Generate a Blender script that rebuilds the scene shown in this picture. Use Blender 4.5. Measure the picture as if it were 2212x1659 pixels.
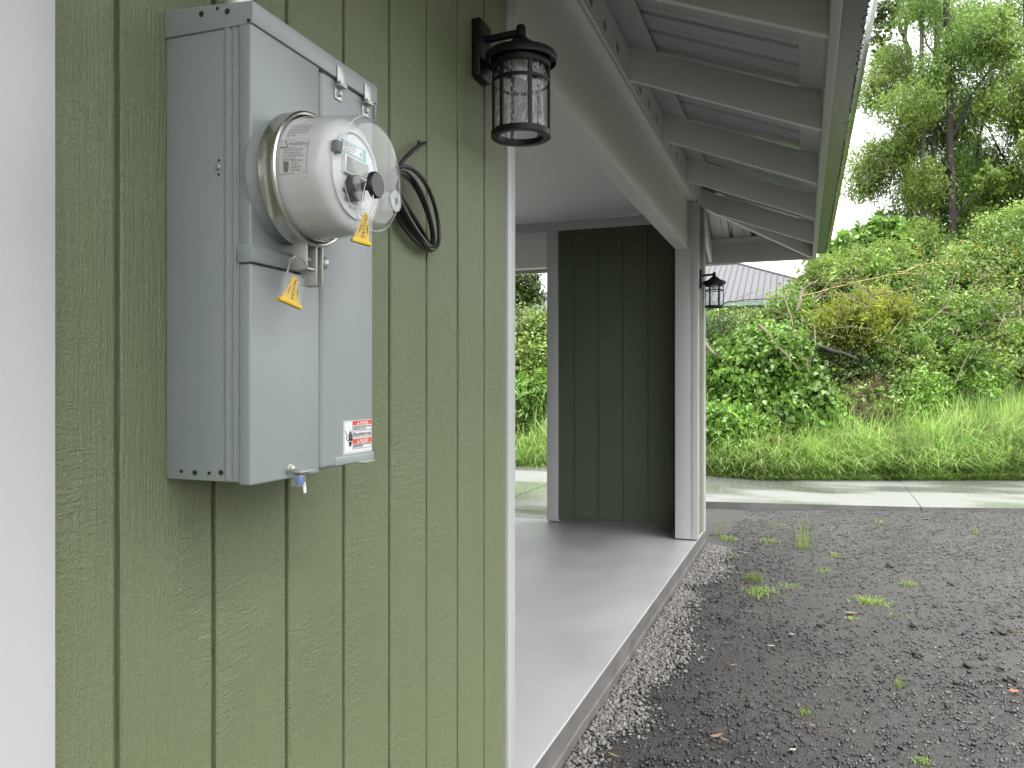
import bpy, bmesh, math, random
import numpy as np
from mathutils import Vector, Matrix
from mathutils.geometry import tessellate_polygon

S = bpy.context.scene
for o in list(bpy.data.objects):
    bpy.data.objects.remove(o)
COL = S.collection
R = math.radians
random.seed(7)

# ------------------------------------------------------------------ camera, world, sun, exposure
CZ = 1.645                       # eye height above the gravel
F, U0, V0 = 1703.0, 1106.0, 829.5
YAW = math.atan(629 / F)
sn, cs = math.sin(YAW), math.cos(YAW)
cd = bpy.data.cameras.new('camera')
cam = bpy.data.objects.new('camera', cd)
COL.objects.link(cam)
cam.location = (0, 0, CZ)
cam.rotation_euler = (R(90), 0, YAW)
cd.sensor_width = 36
cd.lens = F / 2212 * 36
cd.clip_start = .05
cd.clip_end = 600
S.camera = cam

W = bpy.data.worlds.new('World')
S.world = W
W.use_nodes = True
nt = W.node_tree
nt.nodes.clear()
sky = nt.nodes.new('ShaderNodeTexSky')
sky.sky_type = 'NISHITA'
sky.sun_disc = False
SUN_EL, SUN_AZ = R(77), R(125)    # azimuth from +Y towards +X
sky.sun_elevation = SUN_EL
sky.sun_rotation = SUN_AZ
sky.dust_density = 4
hs = nt.nodes.new('ShaderNodeHueSaturation')
hs.inputs['Saturation'].default_value = .12
mx = nt.nodes.new('ShaderNodeMix')
mx.data_type = 'RGBA'
mx.inputs[0].default_value = .72  # cloud cover: an even white layer over the clear sky
mx.inputs[7].default_value = (8.6, 8.7, 8.9, 1)
bg = nt.nodes.new('ShaderNodeBackground')
bg.inputs[1].default_value = .058
wo = nt.nodes.new('ShaderNodeOutputWorld')
nt.links.new(sky.outputs[0], hs.inputs['Color'])
nt.links.new(hs.outputs[0], mx.inputs[6])
nt.links.new(mx.outputs[2], bg.inputs[0])
nt.links.new(bg.outputs[0], wo.inputs[0])

sl = bpy.data.lights.new('sun', 'SUN')
sl.energy = 1.5
sl.angle = R(60)
sl.color = (1, .97, .92)
sun = bpy.data.objects.new('sun', sl)
COL.objects.link(sun)
sd = Vector((math.sin(SUN_AZ) * math.cos(SUN_EL), math.cos(SUN_AZ) * math.cos(SUN_EL), math.sin(SUN_EL)))
sun.rotation_euler = sd.to_track_quat('Z', 'Y').to_euler()
sun.location = (6, 4, 12)

S.render.engine = 'CYCLES'
S.view_settings.view_transform = 'Standard'
S.view_settings.look = 'None'
S.view_settings.exposure = 2.9
S.view_settings.gamma = 1
S.view_settings.use_curve_mapping = False
S.cycles.use_denoising = True
S.cycles.max_bounces = 10
S.cycles.transparent_max_bounces = 16
S.cycles.diffuse_bounces = 8
S.cycles.caustics_reflective = False
S.cycles.caustics_refractive = False

# ------------------------------------------------------------------ measuring helpers (photo pixel at 2212 wide -> real point)
def ray(u, v):
    a = (u - U0) / F
    return Vector((-sn + a * cs, cs + a * sn, (V0 - v) / F))
def PX(u, v, X):                  # on the plane X = const
    d = ray(u, v); t = X / d.x
    return Vector((X, d.y * t, CZ + d.z * t))
def PY(u, v, Y):
    d = ray(u, v); t = Y / d.y
    return Vector((d.x * t, Y, CZ + d.z * t))
def PZ(u, v, Z):
    d = ray(u, v); t = (Z - CZ) / d.z
    return Vector((d.x * t, d.y * t, Z))
def PD(u, v, D):
    d = ray(u, v)
    return Vector((d.x * D, d.y * D, CZ + d.z * D))

# ------------------------------------------------------------------ materials
def mat(name, col, rough=.5, metal=0.0, col2=None, nscale=8, bump=0, bscale=60, bdist=.002, stretch=(1, 1, 1), rough2=None, spec=.5, detail=4, cpos=(.35, .65), coat=0):
    m = bpy.data.materials.new(name)
    m.use_nodes = True
    n = m.node_tree.nodes; l = m.node_tree.links
    b = n['Principled BSDF']
    b.inputs['Base Color'].default_value = (*col, 1)
    b.inputs['Roughness'].default_value = rough
    b.inputs['Metallic'].default_value = metal
    b.inputs['Specular IOR Level'].default_value = spec
    b.inputs['Coat Weight'].default_value = coat
    g = n.new('ShaderNodeNewGeometry')
    mp = n.new('ShaderNodeMapping')
    mp.inputs['Scale'].default_value = stretch
    l.new(g.outputs['Position'], mp.inputs[0])
    if col2 or rough2 is not None:
        t = n.new('ShaderNodeTexNoise')
        t.inputs['Scale'].default_value = nscale
        t.inputs['Detail'].default_value = detail
        l.new(mp.outputs[0], t.inputs['Vector'])
        r = n.new('ShaderNodeMapRange')
        r.inputs[1].default_value, r.inputs[2].default_value = cpos
        l.new(t.outputs[0], r.inputs[0])
        if col2:
            k = n.new('ShaderNodeMix'); k.data_type = 'RGBA'
            k.inputs[6].default_value = (*col, 1); k.inputs[7].default_value = (*col2, 1)
            l.new(r.outputs[0], k.inputs[0]); l.new(k.outputs[2], b.inputs['Base Color'])
        if rough2 is not None:
            q = n.new('ShaderNodeMapRange')
            q.inputs[3].default_value, q.inputs[4].default_value = rough, rough2
            l.new(r.outputs[0], q.inputs[0]); l.new(q.outputs[0], b.inputs['Roughness'])
    if bump:
        t = n.new('ShaderNodeTexNoise')
        t.inputs['Scale'].default_value = bscale
        t.inputs['Detail'].default_value = 5
        l.new(mp.outputs[0], t.inputs['Vector'])
        bp = n.new('ShaderNodeBump')
        bp.inputs['Strength'].default_value = bump
        bp.inputs['Distance'].default_value = bdist
        l.new(t.outputs[0], bp.inputs['Height']); l.new(bp.outputs[0], b.inputs['Normal'])
    return m

def siding_mat(name, c1, c2):
    """Satin paint over rough-sawn plywood: long grain, saw arcs, small pits."""
    m = bpy.data.materials.new(name); m.use_nodes = True
    n = m.node_tree.nodes; l = m.node_tree.links; b = n['Principled BSDF']
    g = n.new('ShaderNodeNewGeometry')
    def noise(scale, stretch, det=4, rough=.6, rot=(0, 0, 0), dist=0):
        mp = n.new('ShaderNodeMapping'); mp.inputs['Scale'].default_value = stretch; mp.inputs['Rotation'].default_value = rot
        l.new(g.outputs['Position'], mp.inputs[0])
        t = n.new('ShaderNodeTexNoise'); t.inputs['Scale'].default_value = scale; t.inputs['Detail'].default_value = det
        t.inputs['Roughness'].default_value = rough; t.inputs['Distortion'].default_value = dist
        l.new(mp.outputs[0], t.inputs['Vector'])
        return t.outputs[0]
    def mth(op, a, bb):
        k = n.new('ShaderNodeMath'); k.operation = op
        for i, x in enumerate((a, bb)):
            if isinstance(x, (int, float)): k.inputs[i].default_value = x
            else: l.new(x, k.inputs[i])
        return k.outputs[0]
    grain = noise(150, (1, 1, .045), 5, .65, dist=.3)
    arcs = noise(62, (1, .35, 1.6), 4, .6, rot=(R(14), 0, 0), dist=.8)
    pits = noise(420, (1, 1, .5), 2, .5)
    patch = noise(2.4, (1, 1, .6), 3)
    gate = n.new('ShaderNodeMapRange'); gate.inputs[1].default_value = .42; gate.inputs[2].default_value = .58
    l.new(noise(3.1, (1, 1.5, .7), 2), gate.inputs[0])
    h = mth('ADD', mth('MULTIPLY', grain, 1.0), mth('MULTIPLY', mth('MULTIPLY', arcs, gate.outputs[0]), .8))
    h = mth('ADD', h, mth('MULTIPLY', pits, .55))
    bp = n.new('ShaderNodeBump'); bp.inputs['Strength'].default_value = 1.0; bp.inputs['Distance'].default_value = .004
    l.new(h, bp.inputs['Height']); l.new(bp.outputs[0], b.inputs['Normal'])
    k = n.new('ShaderNodeMix'); k.data_type = 'RGBA'
    k.inputs[6].default_value = (*c1, 1); k.inputs[7].default_value = (*c2, 1)
    l.new(patch, k.inputs[0]); l.new(k.outputs[2], b.inputs['Base Color'])
    rr = n.new('ShaderNodeMapRange'); rr.inputs[3].default_value = .3; rr.inputs[4].default_value = .52
    l.new(pits, rr.inputs[0]); l.new(rr.outputs[0], b.inputs['Roughness'])
    return m

def clear_mat(name, tint=(.97, .98, .98), gloss=.03, haze=0.0, bump=0, streak=False, ior=1.45):
    m = bpy.data.materials.new(name); m.use_nodes = True
    n = m.node_tree.nodes; l = m.node_tree.links
    n.clear()
    out = n.new('ShaderNodeOutputMaterial')
    tr = n.new('ShaderNodeBsdfTransparent'); tr.inputs[0].default_value = (*tint, 1)
    gl = n.new('ShaderNodeBsdfGlossy'); gl.inputs['Roughness'].default_value = gloss
    fr = n.new('ShaderNodeFresnel'); fr.inputs[0].default_value = ior
    mxs = n.new('ShaderNodeMixShader')
    g0 = n.new('ShaderNodeNewGeometry'); one = n.new('ShaderNodeMath'); one.operation = 'SUBTRACT'; one.inputs[0].default_value = 1
    l.new(g0.outputs['Backfacing'], one.inputs[1])
    fm = n.new('ShaderNodeMath'); fm.operation = 'MULTIPLY'; l.new(fr.outputs[0], fm.inputs[0]); l.new(one.outputs[0], fm.inputs[1])
    l.new(fm.outputs[0], mxs.inputs[0]); l.new(tr.outputs[0], mxs.inputs[1]); l.new(gl.outputs[0], mxs.inputs[2])
    last = mxs.outputs[0]
    g = n.new('ShaderNodeNewGeometry')
    if bump:
        mp = n.new('ShaderNodeMapping'); mp.inputs['Scale'].default_value = (1, 1, .35)
        l.new(g.outputs['Position'], mp.inputs[0])
        t = n.new('ShaderNodeTexNoise'); t.inputs['Scale'].default_value = 70; t.inputs['Detail'].default_value = 3
        l.new(mp.outputs[0], t.inputs['Vector'])
        bp = n.new('ShaderNodeBump'); bp.inputs['Strength'].default_value = bump; bp.inputs['Distance'].default_value = .004
        l.new(t.outputs[0], bp.inputs['Height']); l.new(bp.outputs[0], gl.inputs['Normal']); l.new(bp.outputs[0], fr.inputs['Normal'])
    if haze:
        df = n.new('ShaderNodeBsdfDiffuse'); df.inputs[0].default_value = (.8, .82, .82, 1)
        m2 = n.new('ShaderNodeMixShader'); m2.inputs[0].default_value = haze
        if streak:
            mp2 = n.new('ShaderNodeMapping'); mp2.inputs['Scale'].default_value = (1, 1, .3)
            l.new(g.outputs['Position'], mp2.inputs[0])
            t2 = n.new('ShaderNodeTexNoise'); t2.inputs['Scale'].default_value = 260; t2.inputs['Detail'].default_value = 3
            l.new(mp2.outputs[0], t2.inputs['Vector'])
            mr = n.new('ShaderNodeMapRange'); mr.inputs[1].default_value = .52; mr.inputs[2].default_value = .74; mr.inputs[3].default_value = haze * .35; mr.inputs[4].default_value = min(.9, haze * 4)
            l.new(t2.outputs[0], mr.inputs[0]); l.new(mr.outputs[0], m2.inputs[0])
        l.new(last, m2.inputs[1]); l.new(df.outputs[0], m2.inputs[2]); last = m2.outputs[0]
    l.new(last, out.inputs[0])
    return m

def leaf_mat(name, cols, rough=.45, trans=.35):
    """Per-leaf colour from a random value of each leaf island."""
    m = bpy.data.materials.new(name); m.use_nodes = True
    n = m.node_tree.nodes; l = m.node_tree.links
    b = n['Principled BSDF']; out = n['Material Output']
    g = n.new('ShaderNodeNewGeometry')
    cr = n.new('ShaderNodeValToRGB')
    cr.color_ramp.elements[0].color = (*cols[0], 1); cr.color_ramp.elements[1].color = (*cols[-1], 1)
    for i, c in enumerate(cols[1:-1]):
        e = cr.color_ramp.elements.new((i + 1) / (len(cols) - 1)); e.color = (*c, 1)
    l.new(g.outputs['Random Per Island'], cr.inputs[0])
    t = n.new('ShaderNodeTexNoise'); t.inputs['Scale'].default_value = 1.1; t.inputs['Detail'].default_value = 3
    l.new(g.outputs['Position'], t.inputs['Vector'])
    mr = n.new('ShaderNodeMapRange'); mr.inputs[1].default_value = .35; mr.inputs[2].default_value = .65; mr.inputs[3].default_value = .72; mr.inputs[4].default_value = 1.3
    l.new(t.outputs[0], mr.inputs[0])
    vm = n.new('ShaderNodeVectorMath'); vm.operation = 'SCALE'
    l.new(cr.outputs[0], vm.inputs[0]); l.new(mr.outputs[0], vm.inputs['Scale'])
    class _C: outputs = [vm.outputs[0]]
    cr = _C
    l.new(cr.outputs[0], b.inputs['Base Color'])
    b.inputs['Roughness'].default_value = rough
    tl = n.new('ShaderNodeBsdfTranslucent'); l.new(cr.outputs[0], tl.inputs[0])
    ms = n.new('ShaderNodeMixShader'); ms.inputs[0].default_value = trans
    l.new(b.outputs[0], ms.inputs[1]); l.new(tl.outputs[0], ms.inputs[2]); l.new(ms.outputs[0], out.inputs[0])
    return m

def stone_mat(name, cols, rough=.6):
    m = bpy.data.materials.new(name); m.use_nodes = True
    n = m.node_tree.nodes; l = m.node_tree.links; b = n['Principled BSDF']
    g = n.new('ShaderNodeNewGeometry'); cr = n.new('ShaderNodeValToRGB')
    cr.color_ramp.elements[0].color = (*cols[0], 1); cr.color_ramp.elements[1].color = (*cols[-1], 1)
    for i, c in enumerate(cols[1:-1]):
        e = cr.color_ramp.elements.new((i + 1) / (len(cols) - 1)); e.color = (*c, 1)
    l.new(g.outputs['Random Per Island'], cr.inputs[0])
    t = n.new('ShaderNodeTexNoise'); t.inputs['Scale'].default_value = 300
    l.new(g.outputs['Position'], t.inputs['Vector'])
    k = n.new('ShaderNodeMix'); k.data_type = 'RGBA'; k.blend_type = 'MULTIPLY'; k.inputs[0].default_value = .6
    l.new(cr.outputs[0], k.inputs[6]); l.new(t.outputs['Color'], k.inputs[7])
    gm = n.new('ShaderNodeGamma'); gm.inputs[1].default_value = .9
    l.new(k.outputs[2], gm.inputs[0]); l.new(cr.outputs[0], b.inputs['Base Color'])
    bp = n.new('ShaderNodeBump'); bp.inputs['Strength'].default_value = .6; bp.inputs['Distance'].default_value = .004
    l.new(t.outputs[0], bp.inputs['Height']); l.new(bp.outputs[0], b.inputs['Normal'])
    b.inputs['Roughness'].default_value = rough
    return m

def ground_mat():
    m = bpy.data.materials.new('cinder_ground'); m.use_nodes = True
    n = m.node_tree.nodes; l = m.node_tree.links; b = n['Principled BSDF']
    g = n.new('ShaderNodeNewGeometry')
    def noise(sc, det=6, ro=.6):
        t = n.new('ShaderNodeTexNoise'); t.inputs['Scale'].default_value = sc; t.inputs['Detail'].default_value = det; t.inputs['Roughness'].default_value = ro
        l.new(g.outputs['Position'], t.inputs['Vector']); return t.outputs[0]
    def rng_(x, a, b_, c, d):
        r = n.new('ShaderNodeMapRange'); r.inputs[1].default_value, r.inputs[2].default_value, r.inputs[3].default_value, r.inputs[4].default_value = a, b_, c, d
        l.new(x, r.inputs[0]); return r.outputs[0]
    def mul(x, y):
        k = n.new('ShaderNodeMath'); k.operation = 'MULTIPLY'
        l.new(x, k.inputs[0]); l.new(y, k.inputs[1]); return k.outputs[0]
    v = n.new('ShaderNodeTexVoronoi'); v.inputs['Scale'].default_value = 95
    l.new(g.outputs['Position'], v.inputs['Vector'])
    sp = n.new('ShaderNodeSeparateColor'); l.new(v.outputs['Color'], sp.inputs[0])
    val = mul(mul(rng_(noise(1.6, 4), .35, .65, .7, 1.25), rng_(noise(150, 5, .7), .36, .64, .35, 1.7)), rng_(sp.outputs[0], 0, 1, .5, 1.6))
    c = n.new('ShaderNodeVectorMath'); c.operation = 'SCALE'; c.inputs[0].default_value = (.0258, .0242, .0230)
    l.new(val, c.inputs['Scale']); l.new(c.outputs[0], b.inputs['Base Color'])
    b.inputs['Roughness'].default_value = .55
    h = n.new('ShaderNodeMath'); h.operation = 'ADD'; l.new(rng_(v.outputs['Distance'], 0, .6, 1, 0), h.inputs[0]); l.new(noise(170, 6, .7), h.inputs[1])
    bp = n.new('ShaderNodeBump'); bp.inputs['Strength'].default_value = 1; bp.inputs['Distance'].default_value = .009
    l.new(h.outputs[0], bp.inputs['Height']); l.new(bp.outputs[0], b.inputs['Normal'])
    return m

M = {}
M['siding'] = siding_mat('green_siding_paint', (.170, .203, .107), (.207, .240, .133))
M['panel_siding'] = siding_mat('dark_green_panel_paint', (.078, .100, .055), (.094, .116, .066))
M['white'] = mat('white_paint_dimmed', (.545, .548, .552), .42, col2=(.585, .588, .592), nscale=5, bump=.25, bscale=60, bdist=.0012, stretch=(1, 1, .1))  # same paint as the timbers, darkened to hold the lit trim down
M['white_timber'] = mat('white_paint_lifted', (.85, .84, .84), .5, col2=(.89, .88, .88), nscale=3, bump=.35, bscale=55, bdist=.0012, stretch=(.25, .25, 1))  # same white as the trim, lightened to lift the shaded underside
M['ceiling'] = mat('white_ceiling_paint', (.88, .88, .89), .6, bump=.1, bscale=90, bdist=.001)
M['box'] = mat('grey_enamel', (.285, .318, .315), .36, col2=(.305, .336, .332), nscale=3, bump=.06, bscale=700, bdist=.0006, rough2=.46)
M['dark_gap'] = mat('dark_gap', (.02, .02, .02), .8)  # near-black paint for the shade inside holes and gaps
M['steel'] = mat('bright_steel', (.62, .60, .56), .2, 1.0, rough2=.34, nscale=30)
M['zinc'] = mat('zinc_plate', (.52, .53, .49), .42, .7)
M['black_metal'] = mat('black_lamp_metal', (.007, .007, .0075), .45, spec=.35, bump=.2, bscale=400, bdist=.0006)
M['black_rubber'] = mat('black_cable_jacket', (.02, .02, .021), .38, col2=(.03, .03, .03), nscale=40)
M['black_plastic'] = mat('black_plastic', (.014, .014, .015), .4)
M['meter_grey'] = mat('meter_grey_plastic', (.64, .63, .62), .28)
M['meter_face'] = mat('meter_face_white', (.76, .76, .78), .4)
M['teal'] = mat('teal_print', (.10, .46, .42), .4)
M['lcd'] = mat('lcd_green_grey', (.17, .19, .13), .18)
M['ink'] = mat('black_ink', (.02, .02, .02), .6)
M['grey_ink'] = mat('grey_ink', (.16, .16, .16), .6)
M['white_print'] = mat('white_print', (.82, .82, .82), .5)
M['red'] = mat('red_print', (.72, .075, .03), .45)
M['yellow'] = mat('yellow_plastic', (.78, .50, .02), .35)
M['blue'] = mat('blue_plastic', (.06, .13, .40), .35)
M['wire'] = mat('seal_wire', (.45, .40, .33), .4, .6)
M['clear'] = clear_mat('clear_plastic', gloss=.03, haze=.035, ior=1.5)
M['clear_tag'] = clear_mat('clear_tag_plastic', gloss=.08, haze=.10)
M['clear_side'] = clear_mat('clear_side_plastic', gloss=.05, haze=.055, ior=1.55)  # extra whitish haze paints reflections along the cover's side wall
M['rim_glint'] = clear_mat('rim_glint_plastic', gloss=.06, haze=.3)  # whitish mix paints the bright highlight along the cover's edge
M['seeded'] = clear_mat('seeded_wet_glass', tint=(.93, .94, .94), gloss=.08, haze=.2, bump=1.0, streak=True, ior=1.5)  # seeds and rain streaks, plus whitish haze painted for reflected sky
M['galv'] = mat('bare_roof_metal', (.54, .56, .565), .38, .35, rough2=.5, nscale=6)
M['gutter'] = mat('green_gutter_paint', (.085, .105, .062), .22, coat=.3)
M['gutter_reflection'] = mat('gutter_reflection', (.17, .172, .168), .22)  # grey put in for reflected ground on the green gutter's bottom
M['drops'] = mat('dark_beads', (.012, .010, .010), .5)  # near-black colour of the water beads on the gutter edge
M['slab'] = mat('smooth_concrete', (.30, .303, .307), .33, col2=(.365, .368, .372), nscale=1.8, bump=.2, bscale=40, bdist=.001, rough2=.5, stretch=(1, .7, 1), detail=7)
M['slab_edge'] = mat('slab_edge_concrete', (.105, .098, .093), .65, col2=(.15, .142, .135), nscale=5, bump=.5, bscale=120, bdist=.003, detail=8)
M['drive'] = mat('wet_concrete', (.105, .108, .104), .06, col2=(.142, .145, .142), nscale=.55, bump=.015, bscale=60, bdist=.0015, rough2=.42, detail=5, stretch=(.6, 1.2, 1), cpos=(.42, .56))
M['drive_edge'] = mat('drive_edge_concrete', (.085, .085, .08), .7, col2=(.13, .13, .125), nscale=3, bump=.5, bscale=60, bdist=.004)
M['cinder_ground'] = ground_mat()
M['cinder'] = stone_mat('cinder_stone', [(.009, .0083, .0078), (.021, .0195, .0185), (.037, .0347, .033), (.075, .071, .068)], .42)
M['pale_stone'] = stone_mat('pale_gravel', [(.075, .071, .067), (.135, .128, .123), (.18, .172, .165), (.225, .215, .208)], .55)
M['clod'] = stone_mat('dark_clod', [(.010, .009, .009), (.02, .018, .017)], .7)
M['soil'] = mat('bank_soil', (.05, .072, .02), .9, col2=(.08, .11, .03), nscale=2, bump=.6, bscale=12, bdist=.05)
M['far_roof'] = mat('neighbour_roof_metal', (.088, .090, .098), .7, spec=.15)
M['far_roof_rib'] = mat('neighbour_roof_rib', (.060, .061, .067), .7, spec=.15)
M['far_trim'] = mat('neighbour_trim', (.16, .23, .21), .5)
M['far_wall'] = mat('neighbour_wall', (.22, .25, .18), .7)
M['bark'] = mat('grey_bark', (.075, .062, .052), .9, col2=(.13, .11, .095), nscale=6, bump=.8, bscale=25, bdist=.03, stretch=(1, 1, .2))
M['bark_dark'] = mat('dark_bark', (.028, .024, .022), .9, col2=(.05, .042, .038), nscale=6, bump=.8, bscale=25, bdist=.03, stretch=(1, 1, .2))
M['dead'] = mat('dead_wood', (.10, .08, .058), .9, col2=(.17, .135, .10), nscale=10)
M['cane'] = mat('yellow_cane', (.20, .14, .04), .5, col2=(.27, .20, .06), nscale=8)
M['grass'] = leaf_mat('grass_blade', [(0.118, 0.236, 0.041), (0.201, 0.354, 0.071), (0.271, 0.425, 0.106), (0.354, 0.472, 0.189), (0.401, 0.389, 0.153)], 0.4, 0.5)
M['leaf_far'] = leaf_mat('screen_leaf', [(.045, .047, .040), (.075, .077, .066), (.11, .112, .096)], .6, .3)  # near-neutral leaves so the added foliage throws no green bounce
M['weed'] = leaf_mat('weed_blade', [(.13, .22, .04), (.20, .29, .06), (.27, .33, .08)], .45, .4)
M['leaf_vine'] = leaf_mat('vine_leaf', [(0.066, 0.154, 0.022), (0.121, 0.231, 0.033), (0.187, 0.319, 0.055)], 0.42, 0.42)
M['leaf_mid'] = leaf_mat('shrub_leaf', [(0.084, 0.151, 0.025), (0.146, 0.224, 0.039), (0.213, 0.302, 0.062), (0.28, 0.37, 0.101)], 0.45, 0.42)
M['leaf_dark'] = leaf_mat('dark_leaf', [(0.035, 0.065, 0.016), (0.065, 0.11, 0.024), (0.1, 0.155, 0.035)], 0.42, 0.4)
M['leaf_yellow'] = leaf_mat('bamboo_leaf', [(0.22, 0.28, 0.03), (0.3, 0.34, 0.045), (0.24, 0.32, 0.06), (0.38, 0.37, 0.06)], 0.45, 0.5)
M['leaf_tree'] = leaf_mat('tree_leaf', [(0.075, 0.135, 0.025), (0.12, 0.205, 0.038), (0.17, 0.28, 0.055), (0.23, 0.33, 0.08)], 0.45, 0.5)
M['leaf_olive'] = leaf_mat('olive_leaf', [(0.11, 0.18, 0.028), (0.175, 0.26, 0.048), (0.24, 0.32, 0.075)], 0.45, 0.5)
M['leaf_dead'] = leaf_mat('dead_leaf', [(.09, .066, .036), (.14, .10, .055), (.19, .15, .08)], .7, .2)
M['leaf_red'] = mat('red_fallen_leaf', (.40, .06, .025), .5)
M['leaf_tan'] = mat('tan_fallen_leaf', (.17, .105, .065), .6)
M['leaf_pale'] = mat('pale_fallen_leaf', (.26, .23, .19), .6)
M['straw'] = mat('straw', (.26, .20, .10), .6)

# ------------------------------------------------------------------ mesh helpers
ROOT = {}
def thing(name, label, cat, loc=(0, 0, 0), group=None):
    o = bpy.data.objects.new(name, None)
    COL.objects.link(o)
    o.location = loc; o.empty_display_size = .05
    o['label'] = label; o['category'] = cat
    if group: o['group'] = group
    ROOT[o.name] = Vector(loc)
    return o
def tag(o, label=None, cat=None, group=None, kind=None):
    if label: o['label'] = label
    if cat: o['category'] = cat
    if group: o['group'] = group
    if kind: o['kind'] = kind
    return o
def root_loc(p):
    while p.parent: p = p.parent
    return ROOT.get(p.name, Vector((0, 0, 0)))
def link(name, me, parent=None):
    o = bpy.data.objects.new(name, me)
    COL.objects.link(o)
    if parent: o.parent = parent
    return o

class MB:
    def __init__(s): s.v = []; s.f = []; s.mi = []
    def add(s, vs, fs, mi=0):
        k = len(s.v); s.v += [Vector(x) for x in vs]; s.f += [tuple(i + k for i in q) for q in fs]; s.mi += [mi] * len(fs)
        return s
    def box(s, x0, x1, y0, y1, z0, z1, mi=0):
        return s.add([(x0, y0, z0), (x1, y0, z0), (x1, y1, z0), (x0, y1, z0), (x0, y0, z1), (x1, y0, z1), (x1, y1, z1), (x0, y1, z1)],
                     [(0, 3, 2, 1), (4, 5, 6, 7), (0, 1, 5, 4), (1, 2, 6, 5), (2, 3, 7, 6), (3, 0, 4, 7)], mi)
    def prism(s, pts, d, mi=0):   # closed polygon of 3D points swept by vector d
        n = len(pts); d = Vector(d)
        vs = [Vector(p) for p in pts] + [Vector(p) + d for p in pts]
        fs = [tuple(range(n))[::-1], tuple(range(n, 2 * n))] + [(i, (i + 1) % n, n + (i + 1) % n, n + i) for i in range(n)]
        return s.add(vs, fs, mi)
    def tube(s, path, r, n=8, mi=0, cap=True):
        path = [Vector(p) for p in path]; m = len(path)
        rs = r if isinstance(r, (list, tuple)) else [r] * m
        vs = []; ref = None
        for i, p in enumerate(path):
            t = (path[min(i + 1, m - 1)] - path[max(i - 1, 0)]).normalized()
            if ref is None:
                ref = t.orthogonal().normalized()
            ref = (ref - t * ref.dot(t))
            ref = ref.normalized() if ref.length > 1e-6 else t.orthogonal().normalized()
            b = t.cross(ref)
            for j in range(n):
                a = 2 * math.pi * j / n
                vs.append(p + (ref * math.cos(a) + b * math.sin(a)) * rs[i])
        fs = [(i * n + j, i * n + (j + 1) % n, (i + 1) * n + (j + 1) % n, (i + 1) * n + j) for i in range(m - 1) for j in range(n)]
        if cap: fs += [tuple(range(n))[::-1], tuple(range((m - 1) * n, m * n))]
        return s.add(vs, fs, mi)
    def lathe(s, prof, org, axis='Z', n=40, mi=0, closed=False):   # prof: (radius, height)
        vs = []; org = Vector(org)
        for r, h in prof:
            for j in range(n):
                a = 2 * math.pi * j / n
                if axis == 'Z': q = (r * math.cos(a), r * math.sin(a), h)
                elif axis == 'X': q = (h, r * math.cos(a), r * math.sin(a))
                else: q = (r * math.cos(a), h, r * math.sin(a))
                vs.append(org + Vector(q))
        m = len(prof)
        fs = [(i * n + j, i * n + (j + 1) % n, ((i + 1) % m) * n + (j + 1) % n, ((i + 1) % m) * n + j) for i in range(m if closed else m - 1) for j in range(n)]
        if not closed:
            if prof[0][0] > 1e-5: fs.append(tuple(range(n)))
            if prof[-1][0] > 1e-5: fs.append(tuple(range((m - 1) * n, m * n)))
        return s.add(vs, fs, mi)
    def build(s, name, m, parent=None, bevel=0, seg=2, smooth=None):
        me = bpy.data.meshes.new(name)
        off = root_loc(parent) if parent else Vector((0, 0, 0))
        me.from_pydata([tuple(v - off) for v in s.v], [], s.f)
        for q in (m if isinstance(m, (list, tuple)) else [m]): me.materials.append(q)
        if any(s.mi): me.polygons.foreach_set('material_index', s.mi)
        bm = bmesh.new(); bm.from_mesh(me)
        bmesh.ops.recalc_face_normals(bm, faces=bm.faces)
        if bevel:
            es = [e for e in bm.edges if len(e.link_faces) == 2 and e.calc_face_angle(0) > .5]
            bmesh.ops.bevel(bm, geom=es, offset=bevel, segments=seg, profile=.5, affect='EDGES', clamp_overlap=True)
        bm.to_mesh(me); bm.free()
        if smooth is None: smooth = bool(bevel)
        if smooth:
            me.shade_smooth()
            me.set_sharp_from_angle(angle=R(40))
        return link(name, me, parent)

def text_mesh(body, size, align='LEFT', bold=0.0, sx=1.0, space=1.0, res=2):
    cu = bpy.data.curves.new('lettering', 'FONT')
    cu.body = body; cu.size = size; cu.align_x = align; cu.resolution_u = res
    cu.offset = bold; cu.space_character = space
    ob = bpy.data.objects.new('lettering', cu)
    COL.objects.link(ob)
    bpy.context.view_layer.update()
    dg = bpy.context.evaluated_depsgraph_get()
    me = bpy.data.meshes.new_from_object(ob.evaluated_get(dg))
    vs = [(v.co.x * sx, v.co.y) for v in me.vertices]; fs = [tuple(p.vertices) for p in me.polygons]
    bpy.data.objects.remove(ob); bpy.data.curves.remove(cu); bpy.data.meshes.remove(me)
    return vs, fs
def text_add(mb, body, size, fn, x=0, y=0, mi=0, **k):
    vs, fs = text_mesh(body, size, **k)
    mb.add([fn(a + x, b + y) for a, b in vs], fs, mi)

def np_mesh(name, V, T, m, parent=None, smooth=False):
    """Triangles from numpy arrays, quickly."""
    me = bpy.data.meshes.new(name)
    off = np.array(root_loc(parent)) if parent else np.zeros(3)
    V = (V - off).astype(np.float32)
    me.vertices.add(len(V)); me.vertices.foreach_set('co', V.ravel())
    me.loops.add(T.size); me.loops.foreach_set('vertex_index', T.astype(np.int32).ravel())
    me.polygons.add(len(T)); me.polygons.foreach_set('loop_start', np.arange(0, T.size, T.shape[1], dtype=np.int32))
    me.update(calc_edges=True)
    me.materials.append(m)
    if smooth: me.shade_smooth()
    return link(name, me, parent)

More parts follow.
